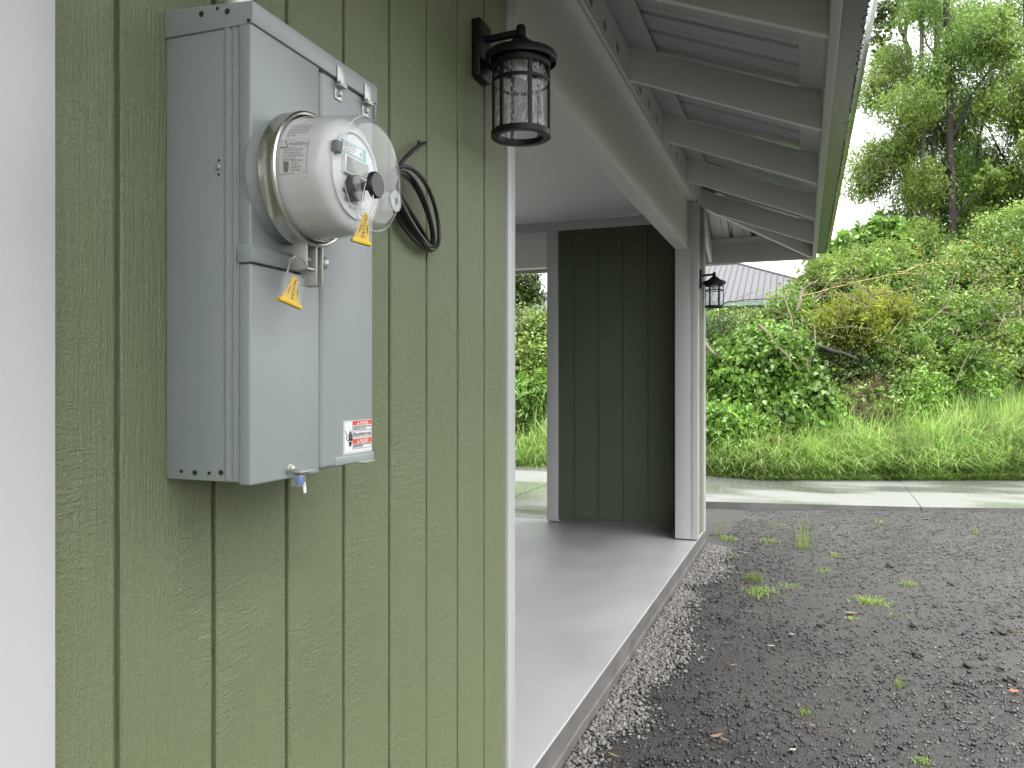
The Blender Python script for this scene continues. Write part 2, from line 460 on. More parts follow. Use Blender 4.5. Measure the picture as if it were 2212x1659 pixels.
# ------------------------------------------------------------------ levels
Z = lambda h: CZ + h              # height from eye level
WALL = -.946                      # face of the long green wall
FLOOR = Z(-1.475)
CEIL = Z(1.735)
POST_Y, BACK_Y = 7.55, 8.07
EAVE_X, EAVE_Y, EAVE_Z, PITCH = .112, 9.16, Z(1.36), .39

# ================================================================== THE SETTING
# ---- bank / far ground
def smooth(a, b, x):
    t = np.clip((x - a) / (b - a), 0, 1); return t * t * (3 - 2 * t)
def depth_u(x, y):
    D = -x * sn + y * cs
    lat = x * cs + y * sn
    return D, U0 + F * lat / np.maximum(D, .5)
def far_edge(u):                   # distance of the far side of the drive
    return np.interp(u, [900, 1150, 1520, 1650, 2250, 2800], [15.0, 14.2, 13.35, 12.95, 12.95, 12.9])
def bank(x, y):
    D, u = depth_u(x, y)
    t = np.clip(D - far_edge(u), 0, None)
    rise = .07 + .17 * smooth(1850, 2250, u)
    z = -.03 + np.minimum(t * rise, 2.2 + t * .015)
    return np.where(D < 11.5, -.06, z)
n = 150
gx = np.concatenate([np.linspace(-160, -13, 14), np.linspace(-12, 16, 90), np.linspace(18, 160, 14)])
gy = np.concatenate([np.linspace(-60, 7, 10), np.linspace(8, 34, 84), np.linspace(37, 260, 16)])
XX, YY = np.meshgrid(gx, gy)
ZZ = bank(XX, YY)
V = np.stack([XX, YY, ZZ], -1).reshape(-1, 3)
nx, ny = len(gx), len(gy)
I = np.arange(nx * ny).reshape(ny, nx)
Q = np.stack([I[:-1, :-1], I[:-1, 1:], I[1:, 1:], I[1:, :-1]], -1).reshape(-1, 4)
tag(np_mesh('ground', V, Q, M['soil'], smooth=True), kind='structure')

# ---- cinder yard
def h_noise(x, y):
    return (.011 * np.sin(x * 2.1 + 1.3 * np.sin(y * 1.7)) * np.sin(y * 1.9 + .7) + .006 * np.sin(x * 6.3 + y * 2.2) * np.sin(y * 5.1 - x * 1.3))
gx = np.concatenate([np.linspace(-2.4, 9, 170), np.linspace(9.4, 14.5, 14)]); gy = np.concatenate([np.linspace(-16, -3.4, 24), np.linspace(-3, 12.2, 220)])  # unseen outer yard added to keep bounce light neutral
XX, YY = np.meshgrid(gx, gy)
ZZ = h_noise(XX, YY) + .002 * np.random.default_rng(1).standard_normal(XX.shape)
V = np.stack([XX, YY, ZZ], -1).reshape(-1, 3); nx, ny = len(gx), len(gy)
I = np.arange(nx * ny).reshape(ny, nx)
Q = np.stack([I[:-1, :-1], I[:-1, 1:], I[1:, 1:], I[1:, :-1]], -1).reshape(-1, 4)
tag(np_mesh('gravel_yard', V, Q, M['cinder_ground'], smooth=True), kind='structure')

# ---- concrete carport floor
mb = MB()
mb.prism([(-.937, -4, FLOOR - .008), (-.937, -4, FLOOR - .005), (-.942, -4, FLOOR), (-9, -4, FLOOR), (-9, -4, FLOOR - .035), (-.95, -4, FLOOR - .035)], (0, BACK_Y + .12 + 4, 0), 0)
skew = lambda y: -.036 * (7.6 - y) / 4.8
for v in mb.v:
    if v.x > -1: v.x += skew(v.y)
fl = mb.build('carport_floor', M['slab']); tag(fl, kind='structure')
rng = random.Random(3)
mb = MB()
# the poured edge below: slightly wavy board-formed face with a lower lip
ys = np.linspace(-4, BACK_Y + .115, 90)
rows = [(-.9375, FLOOR - .0065), (-.9365, FLOOR - .036), (-.9355, FLOOR - .09), (-.9345, FLOOR - .105), (-.930, FLOOR - .112), (-.929, -.08)]
vs = []
for y in ys:
    w = .003 * math.sin(y * 3.1) + rng.uniform(-.0012, .0012)
    for x, z in rows: vs.append((x + w + skew(y), y, z + (rng.uniform(-.003, .003) if z > 0 else 0)))
k = len(rows)
mb.add(vs, [(i * k + j, (i + 1) * k + j, (i + 1) * k + j + 1, i * k + j + 1) for i in range(len(ys) - 1) for j in range(k - 1)])
mb.box(-9, -.95, BACK_Y + .1, BACK_Y + .115, -.08, FLOOR - .036)
mb.build('slab_edge', M['slab_edge'], fl)

# ---- concrete driveway in separately poured slabs
def drive_z(p):
    t = min(max((-1.0 - p.x) / 2.0, 0), 1)
    return .051 + .085 * t * t * (3 - 2 * t)
DA = PZ(1520, 1090, .051); DB = PZ(2212, 1098, .051)
dvec = (DB - DA).normalized()
def near_pt(t): return DA + dvec * t
def far_pt(u):
    D = float(far_edge(u)) + .25
    d = ray(u, V0); return Vector((d.x * D, d.y * D, 0))
drv = thing('driveway', 'wet grey concrete driveway crossing behind the carport', 'driveway', (2, 11, 0))
del drv['label'], drv['category']
drv['kind'] = 'structure'
cuts = [(-1.05, 1352), ((PZ(1986, 1094, .051) - DA).dot(dvec), 1943), (5.6, 2330), (9.0, 2760)]
for (t0, u0), (t1, u1) in zip(cuts[:-1], cuts[1:]):
    g = .006
    a0, a1 = near_pt(t0 + g), near_pt(t1 - g)
    nseg = 8
    top = [a0, a1] + [far_pt(u1 + (u0 - u1) * i / nseg) for i in range(nseg + 1)]
    vs = [Vector((p.x, p.y, drive_z(p))) for p in top]
    mb = MB(); m = len(vs)
    mb.add(vs, [tuple(range(m))], 0)
    low = [Vector((p.x, p.y, -.1)) for p in vs]
    mb.add(vs + low, [(i, (i + 1) % m, m + (i + 1) % m, m + i) for i in range(m)], 1)
    mb.build('concrete_slab', [M['drive'], M['drive_edge']], drv)
# apron behind the carport
for x0, x1 in ((-1.45, -3.6), (-3.612, -6.4), (-6.412, -9.5)):
    gx = np.linspace(x0, x1, 9)
    mb = MB(); vs = []
    for x in gx:
        u_here = None
        y0 = BACK_Y + .125 if x < -.9 else 8.2
        # far side of the drive along this x
        y = y0
        while y < 22:
            D, u = depth_u(np.array(x), np.array(y))
            if D > far_edge(u) + .25: break
            y += .05
        q = near_pt(-1.05)
        for j in range(7):
            p = Vector((x, y0 + (y - y0) * j / 6, 0))
            p.z = drive_z(p) + .0035; vs.append(p)
    mb.add(vs, [(i * 7 + j, i * 7 + j + 1, (i + 1) * 7 + j + 1, (i + 1) * 7 + j) for i in range(8) for j in range(6)])
    mb.build('concrete_slab', M['drive'], drv)

# ================================================================== THE GREEN HOUSE
house = thing('green_house', 'green board-sided house with white trim and open carport', 'house', (-.946, 2.5, 0))
def board_profile(y0, y1, x, d=.012, ch=.0025):
    return [(x - d, y0), (x - ch, y0), (x, y0 + ch), (x, y1 - ch), (x - ch, y1), (x - d, y1)]
def siding_run(parent, y0, y1, phase, z0, z1, x=WALL, pitch=.2032, g=.012, jit=None):
    """boards facing +X between y0 and y1 with grooves at phase + k*pitch"""
    k = math.floor((y0 - phase) / pitch); a = y0
    r = random.Random(5)
    while a < y1 - .002:
        nb = phase + (k + 1) * pitch - g / 2
        b = min(nb, y1)
        if b - a > .004:
            mb = MB()
            mb.prism([(px, py, z0) for px, py in board_profile(a, b, x + r.uniform(-.0006, .0006))], (0, 0, z1 - z0))
            mb.build('siding_board', M['siding'], parent)
        a = nb + g; k += 1
# long wall
mb = MB(); mb.box(WALL - .15, WALL - .0112, -4, 2.47, FLOOR + .01, CEIL + .1)
side = mb.build('side_wall', M['siding'], house)
siding_run(side, .765, 2.467, .887, FLOOR + .012, CEIL + .05)
siding_run(side, -2.5, .63, .887, FLOOR + .012, CEIL + .05)
mb = MB(); mb.box(WALL - .02, WALL + .019, .63, .769, FLOOR + .005, CEIL + .05)
mb.build('trim_board', M['white'], side, bevel=.002)
mb = MB()                          # splayed end strip of the siding, shaped to face away and turn dark
mb.prism([(WALL - .009, 2.4675, FLOOR + .012), (WALL - .034, 2.587, FLOOR + .012), (WALL - .06, 2.587, FLOOR + .012), (WALL - .06, 2.4675, FLOOR + .012)], (0, 0, CEIL - FLOOR))
mb.build('siding_return', M['siding'], side)
mb = MB(); mb.box(WALL - .16, WALL - .024, 2.588, 2.661, FLOOR + .004, CEIL - .015)
mb.build('trim_board', M['white'], side, bevel=.0015)
# house wall closing the near side of the carport
mb = MB(); mb.box(-6.2, WALL - .1605, 2.40, 2.60, FLOOR + .004, CEIL)
hw = mb.build('inner_wall', M['siding'], house)
mb = MB(); mb.box(-6.35, -6.15, 2.6, BACK_Y + .05, FLOOR + .004, CEIL)
mb.build('inner_wall', M['siding'], house)
# end wall of the carport, facing the camera
XL, XR = -2.45, -1.10
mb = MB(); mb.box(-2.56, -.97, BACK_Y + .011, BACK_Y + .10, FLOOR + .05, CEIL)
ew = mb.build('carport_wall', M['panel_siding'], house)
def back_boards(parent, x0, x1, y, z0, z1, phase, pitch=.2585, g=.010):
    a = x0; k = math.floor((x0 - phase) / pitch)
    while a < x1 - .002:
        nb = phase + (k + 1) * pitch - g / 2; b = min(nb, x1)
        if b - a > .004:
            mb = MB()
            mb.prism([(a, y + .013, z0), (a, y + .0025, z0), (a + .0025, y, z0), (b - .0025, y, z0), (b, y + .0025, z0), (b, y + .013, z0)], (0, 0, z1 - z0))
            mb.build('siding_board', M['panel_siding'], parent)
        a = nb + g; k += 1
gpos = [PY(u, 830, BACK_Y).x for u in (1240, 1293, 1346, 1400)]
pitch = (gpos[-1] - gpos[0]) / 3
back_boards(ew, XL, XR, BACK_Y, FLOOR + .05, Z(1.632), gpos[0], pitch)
mb = MB(); mb.box(-2.44, -1.14, BACK_Y + .016, BACK_Y + .1, FLOOR, FLOOR + .05)
mb.build('base_strip', M['slab_edge'], ew)
mb = MB(); mb.box(-2.575, XL - .001, BACK_Y - .019, BACK_Y + .105, FLOOR + .012, Z(1.632))
mb.build('trim_board', M['white'], ew, bevel=.0015)
mb = MB(); mb.box(-2.575, -.975, BACK_Y - .019, BACK_Y + .105, Z(1.634), CEIL - .001)
mb.build('trim_board', M['white'], ew, bevel=.0015)
# header over the far opening
mb = MB(); mb.box(-6.1, -2.577, BACK_Y - .01, BACK_Y + .12, Z(1.254), CEIL - .001)
hd = mb.build('header_beam', M['white_timber'], house, bevel=.002)
mb = MB(); mb.box(-6.1, -2.577, BACK_Y - .022, BACK_Y - .0105, Z(1.634), CEIL - .002)
mb.build('trim_board', M['white'], hd, bevel=.001)
mb = MB(); mb.box(-6.14, -5.9, BACK_Y - .02, BACK_Y + .11, FLOOR + .005, Z(1.252))
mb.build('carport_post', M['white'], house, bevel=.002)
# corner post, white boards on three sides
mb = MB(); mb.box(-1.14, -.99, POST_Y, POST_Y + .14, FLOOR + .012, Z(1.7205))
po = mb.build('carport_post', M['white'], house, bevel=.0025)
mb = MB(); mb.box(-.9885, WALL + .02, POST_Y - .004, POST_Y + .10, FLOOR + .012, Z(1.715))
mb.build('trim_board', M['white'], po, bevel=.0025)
# outside face beyond the post
mb = MB(); mb.box(-.985, WALL - .0092, POST_Y + .102, BACK_Y + .10, FLOOR + .01, CEIL)
ow = mb.build('return_wall', M['siding'], house)
siding_run(ow, POST_Y + .102, BACK_Y - .03, POST_Y + .29, FLOOR - .01, CEIL + .02)
mb = MB(); mb.box(WALL - .05, WALL + .02, BACK_Y - .027, BACK_Y + .11, FLOOR - .01, CEIL + .02)
mb.build('trim_board', M['white'], ow, bevel=.002)
# ceiling
mb = MB(); mb.box(-6.3, -1.13, 2.66, BACK_Y - .022, CEIL, CEIL + .012)
mb.box(-6.3, -1.11, 2.40, 2.6595, CEIL, CEIL + .012)
mb.build('ceiling', M['ceiling'], house)
# beam over the open side, frieze above it
mb = MB(); mb.box(-1.135, -1.022, 2.662, POST_Y + .10, Z(1.273), Z(1.722))
mb.build('carport_beam', M['white_timber'], house, bevel=.003)
mb = MB(); mb.box(-1.10, -.956, -4, BACK_Y + .12, Z(1.7225), Z(1.774))
fz = mb.build('frieze_board', M['white_timber'], house, bevel=.0025)

# ---- roof
RAFT = [3.33 + 1.22 * k for k in range(-4, 5)]
RT = .20                           # vertical height of a rafter
roof_top = lambda x: EAVE_Z + RT + PITCH * (EAVE_X - x)
roof_grp = None
def profile_y(y0, y1, pitch=.229):
    """rib profile along the eave: (position, lift)"""
    out = []; k = math.floor(y0 / pitch)
    y = k * pitch
    while y < y1:
        for a, h in ((.0, 0), (.075, 0), (.079, .004), (.087, .004), (.091, 0), (.150, 0), (.158, .03), (.188, .03), (.198, 0)):
            if y0 <= y + a <= y1: out.append((y + a, h))
        y += pitch
    return out
PUR = .02
mb = MB(); prof = profile_y(-3.9, 9.30); vs = []
for y, h in prof:
    xm = max(-5.2, EAVE_X - (EAVE_Y - y) - .07)
    xe = EAVE_X + .07
    if xm > xe: xm = xe
    for x in (xe, xm): vs.append((x, y, roof_top(x) + PUR + h))
mb.add(vs, [(2 * i, 2 * i + 1, 2 * i + 3, 2 * i + 2) for i in range(len(prof) - 1)])
roof = mb.build('roof', M['galv'], house)
mb = MB(); prof = profile_y(-10.5, .18); vs = []
for x, h in prof:
    ym = max(3.85, EAVE_Y - (EAVE_X - x) - .07); ye = EAVE_Y + .07
    if ym > ye: ym = ye
    for y in (ye, ym): vs.append((x, y, EAVE_Z + RT + PUR + PITCH * (EAVE_Y - y) + h))
mb.add(vs, [(2 * i, 2 * i + 1, 2 * i + 3, 2 * i + 2) for i in range(len(prof) - 1)])
mb.build('roof_panel', M['galv'], roof)
mb = MB()
zr = roof_top(-5.2) + PUR
mb.add([(-5.2, -3.9, zr), (-5.2, 3.85, zr), (-10.5, 9.2, EAVE_Z + .2), (-10.5, -3.9, EAVE_Z + .2)], [(0, 1, 2, 3)])
mb.build('roof_panel', M['galv'], roof)
# common rafters
for y in RAFT:
    mb = MB(); zb = lambda x: EAVE_Z + PITCH * (EAVE_X - x)
    x0, x1 = EAVE_X - .019, -1.6
    mb.prism([(x0, y, zb(x0)), (x0, y, zb(x0) + RT), (x1, y, zb(x1) + RT), (x1, y, zb(x1))] if False else
             [(x0, y, zb(x0)), (x1, y, zb(x1)), (x1, y, zb(x1) + RT - .002), (x0, y, zb(x0) + RT - .002)], (0, .038, 0))
    mb.build('rafter', M['white_timber'], roof, bevel=.0015)
# hip rafter and jack rafters of the far slope
d = Vector((-1, -1, 0)).normalized(); sd2 = Vector((1, -1, 0)).normalized() * .019
c0 = Vector((EAVE_X - .02, EAVE_Y - .02, EAVE_Z)); L = 1.9
c1 = c0 + d * L; rise = PITCH * L / math.sqrt(2)
mb = MB(); up = Vector((0, 0, RT - .01))
mb.prism([c0 - sd2, c1 - sd2 + Vector((0, 0, rise)), c1 - sd2 + Vector((0, 0, rise)) + up, c0 - sd2 + up], sd2 * 2)
mb.build('hip_rafter', M['white_timber'], roof, bevel=.0015)
for x in (-1.0, -2.22, -3.44, -4.66, -5.88):
    mb = MB(); zb = lambda y: EAVE_Z + PITCH * (EAVE_Y - y)
    y0, y1 = EAVE_Y - .019, 7.6
    mb.prism([(x, y0, zb(y0)), (x, y1, zb(y1)), (x, y1, zb(y1) + RT - .002), (x, y0, zb(y0) + RT - .002)], (.038, 0, 0))
    mb.build('rafter', M['white_timber'], roof, bevel=.0015)
# flat purlins over the rafters: one at the wall, one at the eave, both slopes
def purlin(xa, xb, y0, y1):
    mb = MB()
    mb.prism([(xa, y0, roof_top(xa)), (xb, y0, roof_top(xb)), (xb, y0, roof_top(xb) + PUR - .002), (xa, y0, roof_top(xa) + PUR - .002)], (0, y1 - y0, 0))
    mb.build('purlin', M['white'], roof)
purlin(-.956, -.79, -3.8, 8.02)
purlin(-.02, .11, -3.8, 9.02)
mb = MB(); zt = lambda y: EAVE_Z + RT + PITCH * (EAVE_Y - y)
mb.prism([(-9, 9.04, zt(9.04)), (-9, 9.14, zt(9.14)), (-9, 9.14, zt(9.14) + PUR - .002), (-9, 9.04, zt(9.04) + PUR - .002)], (9.02, 0, 0))
mb.build('purlin', M['white'], roof)
# vent blocks between the rafters: boards with round holes
def vent_block(y0, y1, holes):
    z0 = Z(1.7745); z1 = roof_top(-.957) + .001
    x = -.957
    outer = [Vector((0, y0, z0)), Vector((0, y1, z0)), Vector((0, y1, z1)), Vector((0, y0, z1))]
    loops = [outer]; zc = z0 + .075; rr = .033
    for h in holes: loops.append([Vector((0, h + rr * math.cos(-a), zc + rr * math.sin(-a))) for a in np.linspace(0, 2 * math.pi, 20, endpoint=False)])
    tri = tessellate_polygon(loops); flat = [p for lp in loops for p in lp]
    mb = MB(); mb.add([(x, p.y, p.z) for p in flat], [tuple(t) for t in tri])
    for lp in loops[1:]:
        k = len(lp)
        mb.add([(x, p.y, p.z) for p in lp] + [(x - .03, p.y, p.z) for p in lp], [(i, (i + 1) % k, k + (i + 1) % k, k + i) for i in range(k)])
    vb = mb.build('vent_block', M['white_timber'], roof)
    for lp in loops[1:]:
        mb = MB(); mb.add([(x - .009, p.y, p.z) for p in lp], [tuple(range(len(lp)))]); mb.build('vent_hole_shade', M['dark_gap'], vb)  # dark disc paints the shade seen inside the hole
for a, b in zip(RAFT[:-1], RAFT[1:]):
    c = (a + b + .038) / 2
    vent_block(a + .0385, b - .0005, [c - .27, c + .02, c + .31])
mb = MB(); mb.box(-1.5, -1.2, -3.9, 9, CEIL + .1, CEIL + .11)
mb.box(-1.21, -1.2, -3.9, BACK_Y, CEIL + .02, roof_top(-1.2))
mb.build('attic_dark_sheet', M['dark_gap'], roof)  # dark sheets stand in for the unlit attic space
# fascia boards
mb = MB(); mb.box(EAVE_X - .018, EAVE_X + .02, -3.9, EAVE_Y + .02, EAVE_Z - .004, EAVE_Z + .235)
mb.build('fascia_board', M['white'], roof, bevel=.002)
mb = MB(); mb.box(-9, EAVE_X - .0185, EAVE_Y - .018, EAVE_Y + .02, EAVE_Z - .004, EAVE_Z + .235)
mb.build('fascia_board', M['white'], roof, bevel=.002)
# gutter: K profile with an end cap and water beads along its lower edge
g0 = EAVE_X + .0205; gz = Z(1.402)
gp = [(g0, gz + .12), (g0, gz), (g0 + .094, gz), (g0 + .102, gz + .012), (g0 + .104, gz + .034), (g0 + .118, gz + .05), (g0 + .136, gz + .066), (g0 + .138, gz + .098), (g0 + .128, gz + .102)]
mb = MB(); m = len(gp); vs = []
ya, yb = -3.9, EAVE_Y - .05
for y in (ya, yb): vs += [(x, y, z) for x, z in gp]
vs += [(x - .002 if i else x, yb, z + .003) for i, (x, z) in enumerate(gp)]
mb.add(vs[:2 * m], [(i, i + 1, m + i + 1, m + i) for i in range(m - 1) if i != 1])
mb.add(vs[:2 * m], [(1, 2, m + 2, m + 1)], 1)
mb.add([(x, yb, z) for x, z in gp], [tuple(range(m))])
gut = mb.build('gutter', [M['gutter'], M['gutter_reflection']], roof, smooth=False)
mb = MB(); r = random.Random(11); y = 1.2
while y < 9.05:
    rr = r.uniform(.0028, .0062)
    x = g0 + .094 + r.gauss(0, .0016) - (r.random() < .12) * r.uniform(.004, .012)
    mb.lathe([(0.0, -rr * .9), (rr * .8, -rr * .5), (rr, 0.0005)], (x, y, gz), n=6)
    y += r.uniform(.006, .028) * (2.2 if math.sin(y * 3.7) < -.6 else 1)
ob = mb.build('water_beads', M['drops'], gut); ob['kind'] = 'stuff'

# ================================================================== METER BOX
BX, BY0, BY1, BF = -.9455, .98, 1.343, -.78
box = thing('electric_panel_box', 'grey metal electric meter box on the green wall', 'meter box', (BX, 1.157, Z(-.15)))
mb = MB(); mb.box(BX, -.804, BY0, BY1, Z(-.15), Z(.548))
mb.build('enclosure', M['box'], box, bevel=.0025)
for xa, xb, p in ((-.829, -.821, .0028), (-.815, -.808, .0022)):
    mb = MB(); mb.box(xa, xb, BY0 - p, BY0 + .002, Z(-.147), Z(.545)); mb.build('side_rib', M['box'], box, bevel=.0012)
mb = MB(); mb.box(-.8035, BF, BY0 - .003, 1.157, Z(-.154), Z(.1825)); mb.build('lower_cover', M['box'], box, bevel=.004, seg=3)
mb = MB(); mb.box(-.8035, BF, BY0 - .003, 1.157, Z(.209), Z(.546)); up_c = mb.build('meter_cover', M['box'], box, bevel=.004, seg=3)
mb = MB(); mb.prism([(-.8035, BY0 - .006, Z(.1835)), (BF + .006, BY0 - .006, Z(.1835)), (BF + .006, BY0 - .006, Z(.204)), (BF + .001, BY0 - .006, Z(.2115)), (-.8035, BY0 - .006, Z(.2115))], (0, 1.159 - BY0 + .006, 0))
mb.build('cover_lip', M['box'], up_c, bevel=.002)
mb = MB(); mb.box(-.8035, BF - .002, 1.1645, BY1, Z(-.149), Z(.546)); door = mb.build('breaker_door', M['box'], box, bevel=.0085, seg=4)
mb = MB(); mb.box(-.87, -.8, 1.156, 1.166, Z(-.145), Z(.54)); mb.build('seam_channel', M['dark_gap'], box)
mb = MB()
mb.prism([(BX, BY0 - .004, Z(.545)), (BF + .004, BY0 - .004, Z(.543)), (BF + .004, BY0 - .004, Z(.577)), (BX, BY0 - .004, Z(.59))], (0, BY1 - BY0 + .008, 0))
hood = mb.build('rain_hood', M['box'], box, bevel=.002)
mb = MB(); mb.box(BF - .012, BF + .002, BY1 - .001, BY1 + .0045, Z(.515), Z(.545)); mb.build('hood_tab', M['box'], box, bevel=.002)
# pressed bump, dimples, side screw
mb = MB(); a = PX(724, 1000, -.78); b = PX(762, 976, -.78)
mb.box(-.79, -.7785, a.y, BY1 - .004, Z(-.147), Z(-.1305)); mb.build('pressed_step', M['box'], door, bevel=.003, seg=3)
def dimple(u, v, r, face='Y', m='dark_gap'):
    p = PY(u, v, BY0 - .0012)
    mb = MB(); mb.lathe([(r, 0), (r * .9, -.0012), (0, -.0012)], p, 'Y', 14); mb.build('dimple', M[m], box)  # flat dark disc paints the shade of a small hollow
for u, v, r in ((392, 1018, .0028), (421, 1021, .0042), (452, 1022, .0028), (477, 1021, .0042), (472.5, 346, .0018), (472.5, 377, .0018)): dimple(u, v, r)
for u, v, r in ((435, 30, .0042), (470, 18, .0026), (491, 24, .0042), (537, 44, .0028)):
    p = PY(u, v, BY0 - .0052); mb = MB(); mb.lathe([(r, 0), (r * .9, -.0012), (0, -.0012)], p, 'Y', 14); mb.build('dimple', M['dark_gap'], hood)
p = PY(473, 361, BY0)
mb = MB(); mb.lathe([(.0048, 0), (.0048, -.002), (.003, -.0042), (0, -.0045)], p, 'Y', 14); mb.build('screw', M['zinc'], box, smooth=True)
# hold-down clips under the hood
for u, v in ((735, 158), (793, 198)):
    p = PX(u, v, BF + .004); y = p.y
    mb = MB()
    mb.box(BF + .0045, BF + .0062, y - .0115, y + .0115, Z(.534), Z(.566))
    mb.box(BF + .0062, BF + .012, y - .0115, y + .0115, Z(.534), Z(.5375))
    mb.box(BF - .0015, BF + .0005, y - .0115, y + .0115, Z(.508), Z(.5335))
    mb.box(BF + .0005, BF + .012, y - .0115, y + .0115, Z(.530), Z(.5335))
    cl = mb.build('hold_clip', M['zinc'], hood, bevel=.0006)
    mb = MB(); mb.lathe([(0.0, .0065), (.0045, .0055), (.0062, .001), (.0065, 0)], (BF + .0005, y + .001, Z(.5195)), 'X', 8); mb.build('clip_screw', M['zinc'], hood, smooth=False)
# hasps at the foot
for u, v, pr in ((648, 1019, lower := None, ), (783, 997, None)):
    p = PX(u, v, BF)
    mb = MB()
    mb.prism([(BF - .004, p.y - .022, p.z), (BF + .016, p.y - .014, p.z), (BF + .016, p.y + .020, p.z), (BF - .004, p.y + .03, p.z)], (0, 0, .0022))
    mb.build('hasp', M['zinc'], box, bevel=.0006)
p = PX(624, 1013, BF)
mb = MB(); mb.lathe([(.0085, 0), (.0085, .003), (.0055, .0035), (.0055, .009), (.0035, .0105), (0, .0105)], (BF, p.y, p.z), 'X', 12); mb.build('cover_screw', M['zinc'], box, smooth=True)

# danger label on the door
LX = BF - .0014
l0 = PX(742, 910, LX); l1 = PX(803, 983, LX)
ly0, ly1 = l0.y, PX(803, 905, LX).y
lz1 = (PX(742, 911, LX).z + PX(803, 904, LX).z) / 2; lz0 = (PX(742, 983.5, LX).z + PX(803, 972, LX).z) / 2
lw, lh = ly1 - ly0, lz1 - lz0
def fl_(h):
    return lambda x, y: (LX + h, ly0 + x * lw, lz0 + y * lh)
def rect(mb, f, x0, y0, x1, y1, mi=0): mb.add([f(x0, y0), f(x1, y0), f(x1, y1), f(x0, y1)], [(0, 1, 2, 3)], mi)
mb = MB(); mb.box(LX - .0006, LX, ly0, ly1, lz0, lz1); lab = mb.build('danger_label', M['white_print'], door)
mb = MB(); f = fl_(.00025)
rect(mb, f, .31, .845, .985, .985); rect(mb, f, .31, .285, .985, .43)
mb.build('red_band', M['red'], lab)
mb = MB(); f = fl_(.0003)
for x0, y0, x1, y1 in ((.012, .035, .02, .972), (.98, .09, .988, .972), (.012, .965, .988, .972), (.012, .035, .988, .042), (.304, .09, .311, .972)): rect(mb, f, x0, y0, x1, y1)
def ltext(mb, s, h, x, y, wmax=None, bold=.0, f=f):
    vs, fs = text_mesh(s, 1.0, bold=bold)
    w = max(a for a, b in vs); k = h
    sx = k * lh / lw
    if wmax and w * sx > wmax or wmax: sx = wmax / w
    mb.add([f(x + a * sx, y + b * k) for a, b in vs], fs)
ltext(mb, 'HAZARDOUS VOLTAGE, WILL CAUSE', .066, .325, .775, .64, .03)
ltext(mb, 'SEVERE INJURY OR DEATH.', .066, .325, .712, .46, .03)
ltext(mb, 'Turn OFF power supplying this equipment before working', .05, .325, .662, .64, .01)
ltext(mb, 'inside.', .05, .325, .618, .07, .01)
ltext(mb, 'TENSION DANGEREUSE, PEUT CAUSER', .066, .325, .558, .64, .03)
ltext(mb, 'DES BLESSURES GRAVES OU LA MORT', .066, .325, .505, .64, .03)
ltext(mb, 'Coupez l\'alimentation de cet equipement avant d\'y travailler', .05, .325, .455, .63, .01)
ltext(mb, 'VOLTAJE PELIGROSO, CAUSA HERIDAS', .066, .325, .225, .64, .03)
ltext(mb, 'SEVERAS O MUERTE.', .066, .325, .170, .36, .03)
ltext(mb, 'Desconecte la alimentacion antes de trabajar adentro.', .05, .325, .118, .62, .01)
# hand and bolt pictogram
for i, (x, y1) in enumerate(((.165, .60), (.193, .66), (.221, .70), (.249, .66), (.275, .585))): rect(mb, f, x, .40, x + .021, y1)
mb.add([f(.155, .44), f(.165, .36), f(.185, .27), f(.19, .22), f(.255, .22), f(.262, .27), f(.296, .38), f(.296, .44)], [tuple(range(8))])
pts = [(.045, .72), (.105, .60), (.115, .52), (.095, .46), (.12, .41), (.165, .42)]
for (xa, ya_), (xb, yb_) in zip(pts[:-1], pts[1:]): mb.add([f(xa - .012, ya_), f(xb - .012, yb_), f(xb + .012, yb_ - .01), f(xa + .012, ya_ - .01)], [(0, 1, 2, 3)])
mb.build('black_print', M['ink'], lab)
f2 = fl_(.0005)
for y, s in ((.868, 'DANGER'), (.308, 'PELIGRO')):
    mb = MB()
    vs, fs = text_mesh(s, 1.0, bold=.02); w = max(a for a, b in vs)
    mb.add([f2(.56 + a * .30 / w, y + b * .13) for a, b in vs], fs)
    mb.build('white_lettering', M['white_print'], lab)
    mb = MB(); mb.add([f2(.46, y - .005), f2(.535, y - .005), f2(.4975, y + .10)], [(0, 1, 2)]); mb.build('warning_triangle', M['white_print'], lab)
mb = MB()
mb.add([f2(.15, .385), f2(.19, .40), f2(.20, .375), f2(.235, .40), f2(.245, .37), f2(.30, .40), f2(.30, .385), f2(.24, .35), f2(.23, .378), f2(.195, .35), f2(.185, .38)], [tuple(range(11))])
mb.build('lightning_bolt', M['white_print'], lab)
f3 = fl_(.0007)
for y in (.868, .308):
    mb = MB(); rect(mb, f3, .493, y + .025, .502, y + .065); rect(mb, f3, .493, y + .008, .502, y + .016)
    ob = mb.build('exclamation_mark', M['red'], lab); ob['kind'] = 'stuff'

# conduit hub on the box
cdt = thing('conduit', 'grey conduit hub rising from the top of the meter box', 'conduit', (-.90, 1.03, Z(.58)))
mb = MB(); q = (-.885, 1.075, Z(.58))
mb.lathe([(.034, 0), (.034, .012), (.027, .016), (.027, .05), (.024, .052), (.024, .9)], q, 'Z', 24); mb.build('pipe', M['zinc'], cdt, smooth=True)

